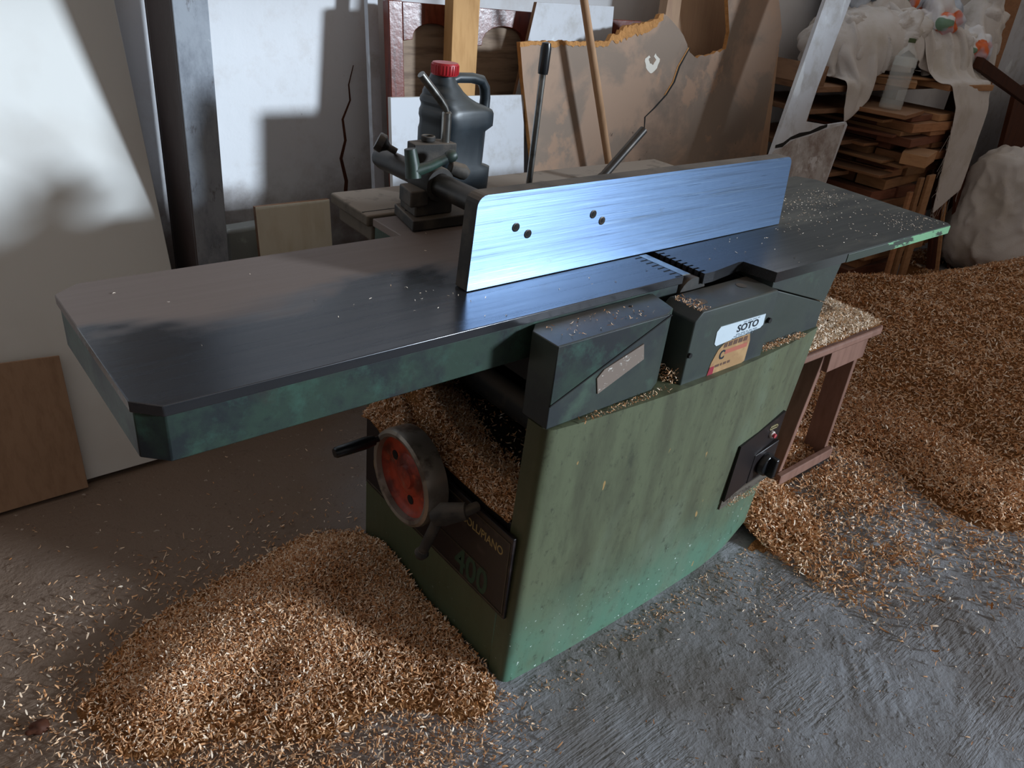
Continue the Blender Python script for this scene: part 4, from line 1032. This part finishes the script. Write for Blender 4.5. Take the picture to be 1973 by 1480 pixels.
    _, DX = drape('draped_cloth', (3.80, .98, 1.42), (1.30, 1.0), .50, (60, 50), .76, 'long white sack cloth draped down over the right corner of the offcut stack', 13, pins=lambda U, V: (V > .40) & (U > -.1))
    # big filled sack
    def sackfn(p, n):
        k = (n.z+1)/2
        q = n*(1/(abs(n.x)**4+abs(n.y)**4+abs(n.z)**4)**.25)
        f = 1.0+.07*math.sin(k*6.5)-.10*k
        return Vector((q.x*.52*f-.10*k, q.y*.30*f, q.z*.36+.05*k*(q.x < 0)*(-q.x)))
    blob('filled_sack', (4.40, .62, .33), (.52, .34, .40), sk, 'big bulging white woven sack standing on the floor at the far right', 'sack', 21, .035, 3.6, 6, flat=-.32, fn=sackfn)
    # frayed threads
    rr = random.Random(9)
    g = G()
    edge = np.concatenate([DX[0], DX[:, 0]])
    edge = edge[edge[:, 2] < .95]
    if len(edge):
        for k in range(60):
            p = Vector(edge[rr.randrange(len(edge))]); q = p+Vector((rr.uniform(-.03, .03), rr.uniform(-.02, .01), -rr.uniform(.02, .09)))
            g.tube([p, (p+q)/2+Vector((rr.uniform(-.01, .01), 0, 0)), q], .0011, 3, False)
    o = obj('frayed_threads', g, sk, bpy.data.objects['draped_cloth'], kind='stuff')
    o.matrix_parent_inverse = Matrix.Translation(-bpy.data.objects['draped_cloth'].location)
    # things further in the corner
    lean('blue_white_sheet', [(4.95, .0), (5.7, .0), (5.7, 1.5), (5.05, 1.5)], 1.27, .05, .02, MT['laminate2'], 'bluish white sheet standing in the far right corner', 'board')
    lean('brown_plank', [(4.66, 0), (4.84, 0), (4.92, 1.6), (4.70, 1.6)], 1.20, .05, .03, MT['offcut_a'], 'brown plank standing upright behind the sacks at the far right', 'plank')
    lean('dark_plank', [(5.0, 0), (5.6, 0), (5.9, 1.12), (4.8, .98)], 1.0, .06, .03, MT['dark_board'], 'dark brown slab behind the bar in the far right corner', 'plank')
sacks()

# ------------------------------------------------------------------ shavings heaps
def gb(X, Y, cx, cy, sx, sy, h, a=0):
    c, s = math.cos(a), math.sin(a); u = (X-cx)*c+(Y-cy)*s; v = -(X-cx)*s+(Y-cy)*c
    return h*np.exp(-(u/sx)**2-(v/sy)**2)
def heaps():
    # ---- left pile in front of the handwheel end
    def H(X, Y):
        h = gb(X, Y, -.42, .37, .16, .12, .105)+gb(X, Y, -.66, .36, .17, .12, .045)+gb(X, Y, -.86, .30, .12, .11, .028)+gb(X, Y, -.50, .16, .20, .14, .026)+gb(X, Y, -.32, .08, .09, .2, .016)
        h = h+((vnoise(X, Y, 14, 1)-.5)*.018+(vnoise(X, Y, 6.5, 5)-.5)*.03)*np.clip(h*30, 0, 1)
        return np.where(h > .006, h, -.004)
    def dens(X, Y):
        d = np.clip(H(X, Y)*28, 0, 1.0)
        loose = gb(X, Y, -.62, .10, .28, .22, .32)+gb(X, Y, -.95, .33, .18, .26, .07)+gb(X, Y, -.42, -.10, .20, .10, .16)+gb(X, Y, -.55, .55, .3, .12, .04)+gb(X, Y, -.85, .1, .2, .2, .1)
        return np.maximum(d, loose*(.35+.9*vnoise(X, Y, 9, 4)))
    def pts(n, x0, x1, y0, y1, dens, H, lift=.002, block=None):
        X = RNG.uniform(x0, x1, n); Y = RNG.uniform(y0, y1, n)
        k = RNG.random(n) < dens(X, Y)
        if block is not None: k &= ~block(X, Y)
        X = X[k]; Y = Y[k]; Z = np.maximum(H(X, Y), 0)+RNG.uniform(0, 1, len(X))*lift+.0005
        return np.stack([X, Y, Z], 1)
    inb = lambda X, Y: (X > -.256) & (X < .66+.06*(Y > 9)) & (Y > -.118) & (Y < .53)
    P = pts(170000, -1.25, -.24, -.35, .75, dens, H, .006, inb)
    bed = bedgrid(H, -1.25, -.258, -.30, .75, .012, lambda X, Y, Z: Z > 0)
    shavings('wood_shavings', P, 'orange-brown heap of wood shavings on the floor at the handwheel end of the planer', bed, .006, .018)
    # ---- great drift at the right
    bx = np.array([-3, -.9, -.56, -.48, -.32, -.13, .05, .5, .8]); bl = np.array([2.0, 1.7, 1.48, 1.40, 1.385, 1.40, 1.30, 1.05, 1.0])
    def HR(X, Y):
        d = X-np.interp(Y, bx, bl)+(vnoise(X, Y, 3, 2)-.5)*.22
        h = .27*(1-np.exp(-np.clip(d, 0, 9)/1.0))
        yc = np.interp(X, [1, 2.5, 2.75, 3.1, 3.5, 4.5], [.75, .68, .46, .40, .30, .1])
        h = h*(1-np.clip((Y-yc)/.45, 0, 1)**1.2)
        h = h+((vnoise(X, Y, 5, 3)-.5)*.05+(vnoise(X, Y, 13, 5)-.5)*.02)*np.clip(d*2, 0, 1)
        h = np.minimum(h, .30)
        return np.where((d > 0) & (h > .003), h, -.004)
    def HS(X, Y):   # small drift between cabinet and stool
        h = gb(X, Y, .80, .04, .12, .18, .06)+gb(X, Y, 1.08, .16, .2, .1, .05)+gb(X, Y, .70, -.06, .06, .06, .03)
        return np.where(h > .006, h+(vnoise(X, Y, 16, 7)-.5)*.012, -.004)
    H2 = lambda X, Y: np.maximum(HR(X, Y), HS(X, Y))
    def densR(X, Y):
        base = np.clip(H2(X, Y)*40, 0, 1)
        bd = np.interp(Y, bx, bl)-X
        loose = np.where(X > .66, .55*np.exp(-np.clip(bd, 0, 9)/.25), 0)+gb(X, Y, .74, -.22, .18, .16, .7)+gb(X, Y, 1.0, -.38, .12, .05, .5, -.5)+gb(X, Y, 1.1, -.1, .25, .2, .7)
        return np.maximum(base, loose*(.2+1.0*vnoise(X, Y, 8, 6)))
    st = lambda X, Y: inb(X, Y) | ((X > .955) & (X < 1.27) & (Y > -.005) & (Y < .025)) | ((Y > .80) & (X > 2.9) & (X < 3.7))
    P = pts(70000, .66, 1.7, -.7, .9, densR, H2, .006, st)
    P2 = pts(150000, 1.5, 5.2, -1.5, 1.0, lambda X, Y: np.clip(H2(X, Y)*60, 0, 1)*np.clip(1.6-.28*X, .35, 1), H2, .01, st)
    # near part of the big drift carries the finest chips
    bed = bedgrid(H2, .62, 5.3, -1.8, 1.25, .022, lambda X, Y, Z: Z > 0)
    keep = ~inb(bed[0][:, 0], bed[0][:, 1]); 
    f = bed[1]; f = f[keep[f].all(1)]
    shavings('wood_shavings', np.concatenate([P, P2]), 'great drift of brown wood shavings covering the floor at the right', (bed[0], f), .010, .026, .5)
    # ---- loose chips on the concrete in front
    def dl(X, Y):
        a = gb(X, Y, .25, -.135, .5, .04, 1.0, .0)+gb(X, Y, .72, -.30, .25, .16, .35)+gb(X, Y, .9, -.6, .5, .35, .035)+gb(X, Y, .2, -.5, .7, .3, .016)+gb(X, Y, -.35, -.2, .18, .08, .15)+.010+gb(X, Y, .45, -.2, .12, .1, .45)+gb(X, Y, 1.2, -.5, .5, .3, .04)+gb(X, Y, -.75, .75, .5, .3, .03)
        return a*(.3+1.2*vnoise(X, Y, 10, 8))
    P = pts(90000, -1.25, 2.0, -1.2, 1.05, dl, lambda X, Y: 0*X, .001, inb)
    shavings('loose_shavings', P, 'loose pale shavings scattered over the bare concrete floor', None, .004, .014, .35)
    # ---- in the throat of the machine
    def HT(X, Y):
        s = -.012+np.clip((X+.250)/.055, 0, 1)*.030+.20*np.clip((Y-.17)/.30, 0, 1)**1.1*np.clip((-.07-X)/.15, 0, 1)+.03*np.clip((-X-.14)/.08, 0, 1)
        return .415+np.where(Y > 0, 1, 1)*s*np.where(s > 0, np.clip((X+.256)/.05, .15, 1), 1)+(vnoise(X, Y, 22, 3)-.5)*.016
    P = pts(17000, -.244, .03, -.033, .484, lambda X, Y: np.clip((-.09-X+.10*np.clip((Y-.2)/.3, 0, 1))/.06, .05, 1), HT, .006)
    bed = bedgrid(HT, -.244, .02, -.034, .484, .01, lambda X, Y, Z: X < -.12+.10*np.clip((Y-.2)/.3, 0, 1))
    def HO(X, Y):
        k = np.clip((Y-.26)/.10, 0, 1)*np.clip((.487-Y)/.05, 0, 1)
        return .403+.085*k*np.clip((X+.286+(vnoise(X, Y, 26, 4)-.5)*.03)/.035, 0, 1)
    P3 = pts(2600, -.286, -.24, .26, .487, lambda X, Y: HO(X, Y) > .412, HO, .006)
    b2 = bedgrid(HO, -.286, -.243, .26, .487, .006, lambda X, Y, Z: Z > .408)
    bed = (np.concatenate([bed[0], b2[0]]), np.concatenate([bed[1], b2[1]+len(bed[0])]))
    shavings('wood_shavings', np.concatenate([P, P3]), 'shavings packed in the open throat above the thickness table', bed, .006, .015)
    # ---- stool top, low sunlight put into paler chips
    HK = lambda X, Y: .504+.035*np.clip(np.minimum(np.minimum((1.325-X), (X-.86)), np.minimum(Y+.004, .27-Y))/.10, 0, 1)+(vnoise(X, Y, 18, 9)-.5)*.008
    P = pts(9000, .87, 1.315, .01, .265, lambda X, Y: 1+0*X, HK, .006)
    bed = bedgrid(HK, .868, 1.318, .008, .264, .012, lambda X, Y, Z: Z > 0)
    shavings('wood_shavings', P, 'shavings with painted sunlight heaped on the seat of the small stool', bed, .009, .022, pale=.5)
    # ---- dust and chips lying on the tables
    def dt(X, Y):
        return (gb(X, Y, 1.02, .20, .22, .05, .5, .3)+gb(X, Y, 1.22, -.02, .12, .05, .45)+gb(X, Y, 1.05, .15, .35, .25, .10)+gb(X, Y, -.33, .14, .05, .05, .10)+.0035)*(.3+1.2*vnoise(X, Y, 14, 2))
    onf = lambda X, Y: ((Y > .12) & (Y < .195) & (X > -.27) & (X < .77)) | (X > 1.31) | ((X > .2) & (X < .45) & (Y < .02)) | ((X < .45) & (Y < .008)) | (X < -.84)
    P = pts(16000, -.84, 1.31, -.07, .44, dt, lambda X, Y: .86+0*X, .0005, onf)
    shavings('table_chips', P, 'tiny pale chips sprinkled on the iron tables', None, .003, .0085, .25, pale=.6)
    # ---- in the ledges of the housings
    L = []
    for (x0, x1, y0, y1, z, n, h) in ((.105, .134, -.095, -.02, .667, 260, .03), (.44, .62, -.100, -.080, .667, 420, .010), (.445, .655, -.1195, -.1165, .222, 260, .022), (-.15, .10, -.108, -.09, .667, 160, .003), (-.2, .05, -.075, -.02, .839, 60, .001), (.15, .19, -.095, -.02, .829, 120, .002)):
        L.append(np.stack([RNG.uniform(x0, x1, n), RNG.uniform(y0, y1, n), z+RNG.uniform(0, h, n)], 1))
    L = np.concatenate(L)
    shavings('ledge_shavings', L, 'sawdust and chips caught on the ledges around the guard boxes', None, .003, .010, .5)
heaps()
blob('clay_lump', (-1.075, .345, .006), (.016, .012, .009), MT['dark_board'], 'small reddish brown lump on the floor in the bottom left corner', 'lump', 31, .01, 20, 3)
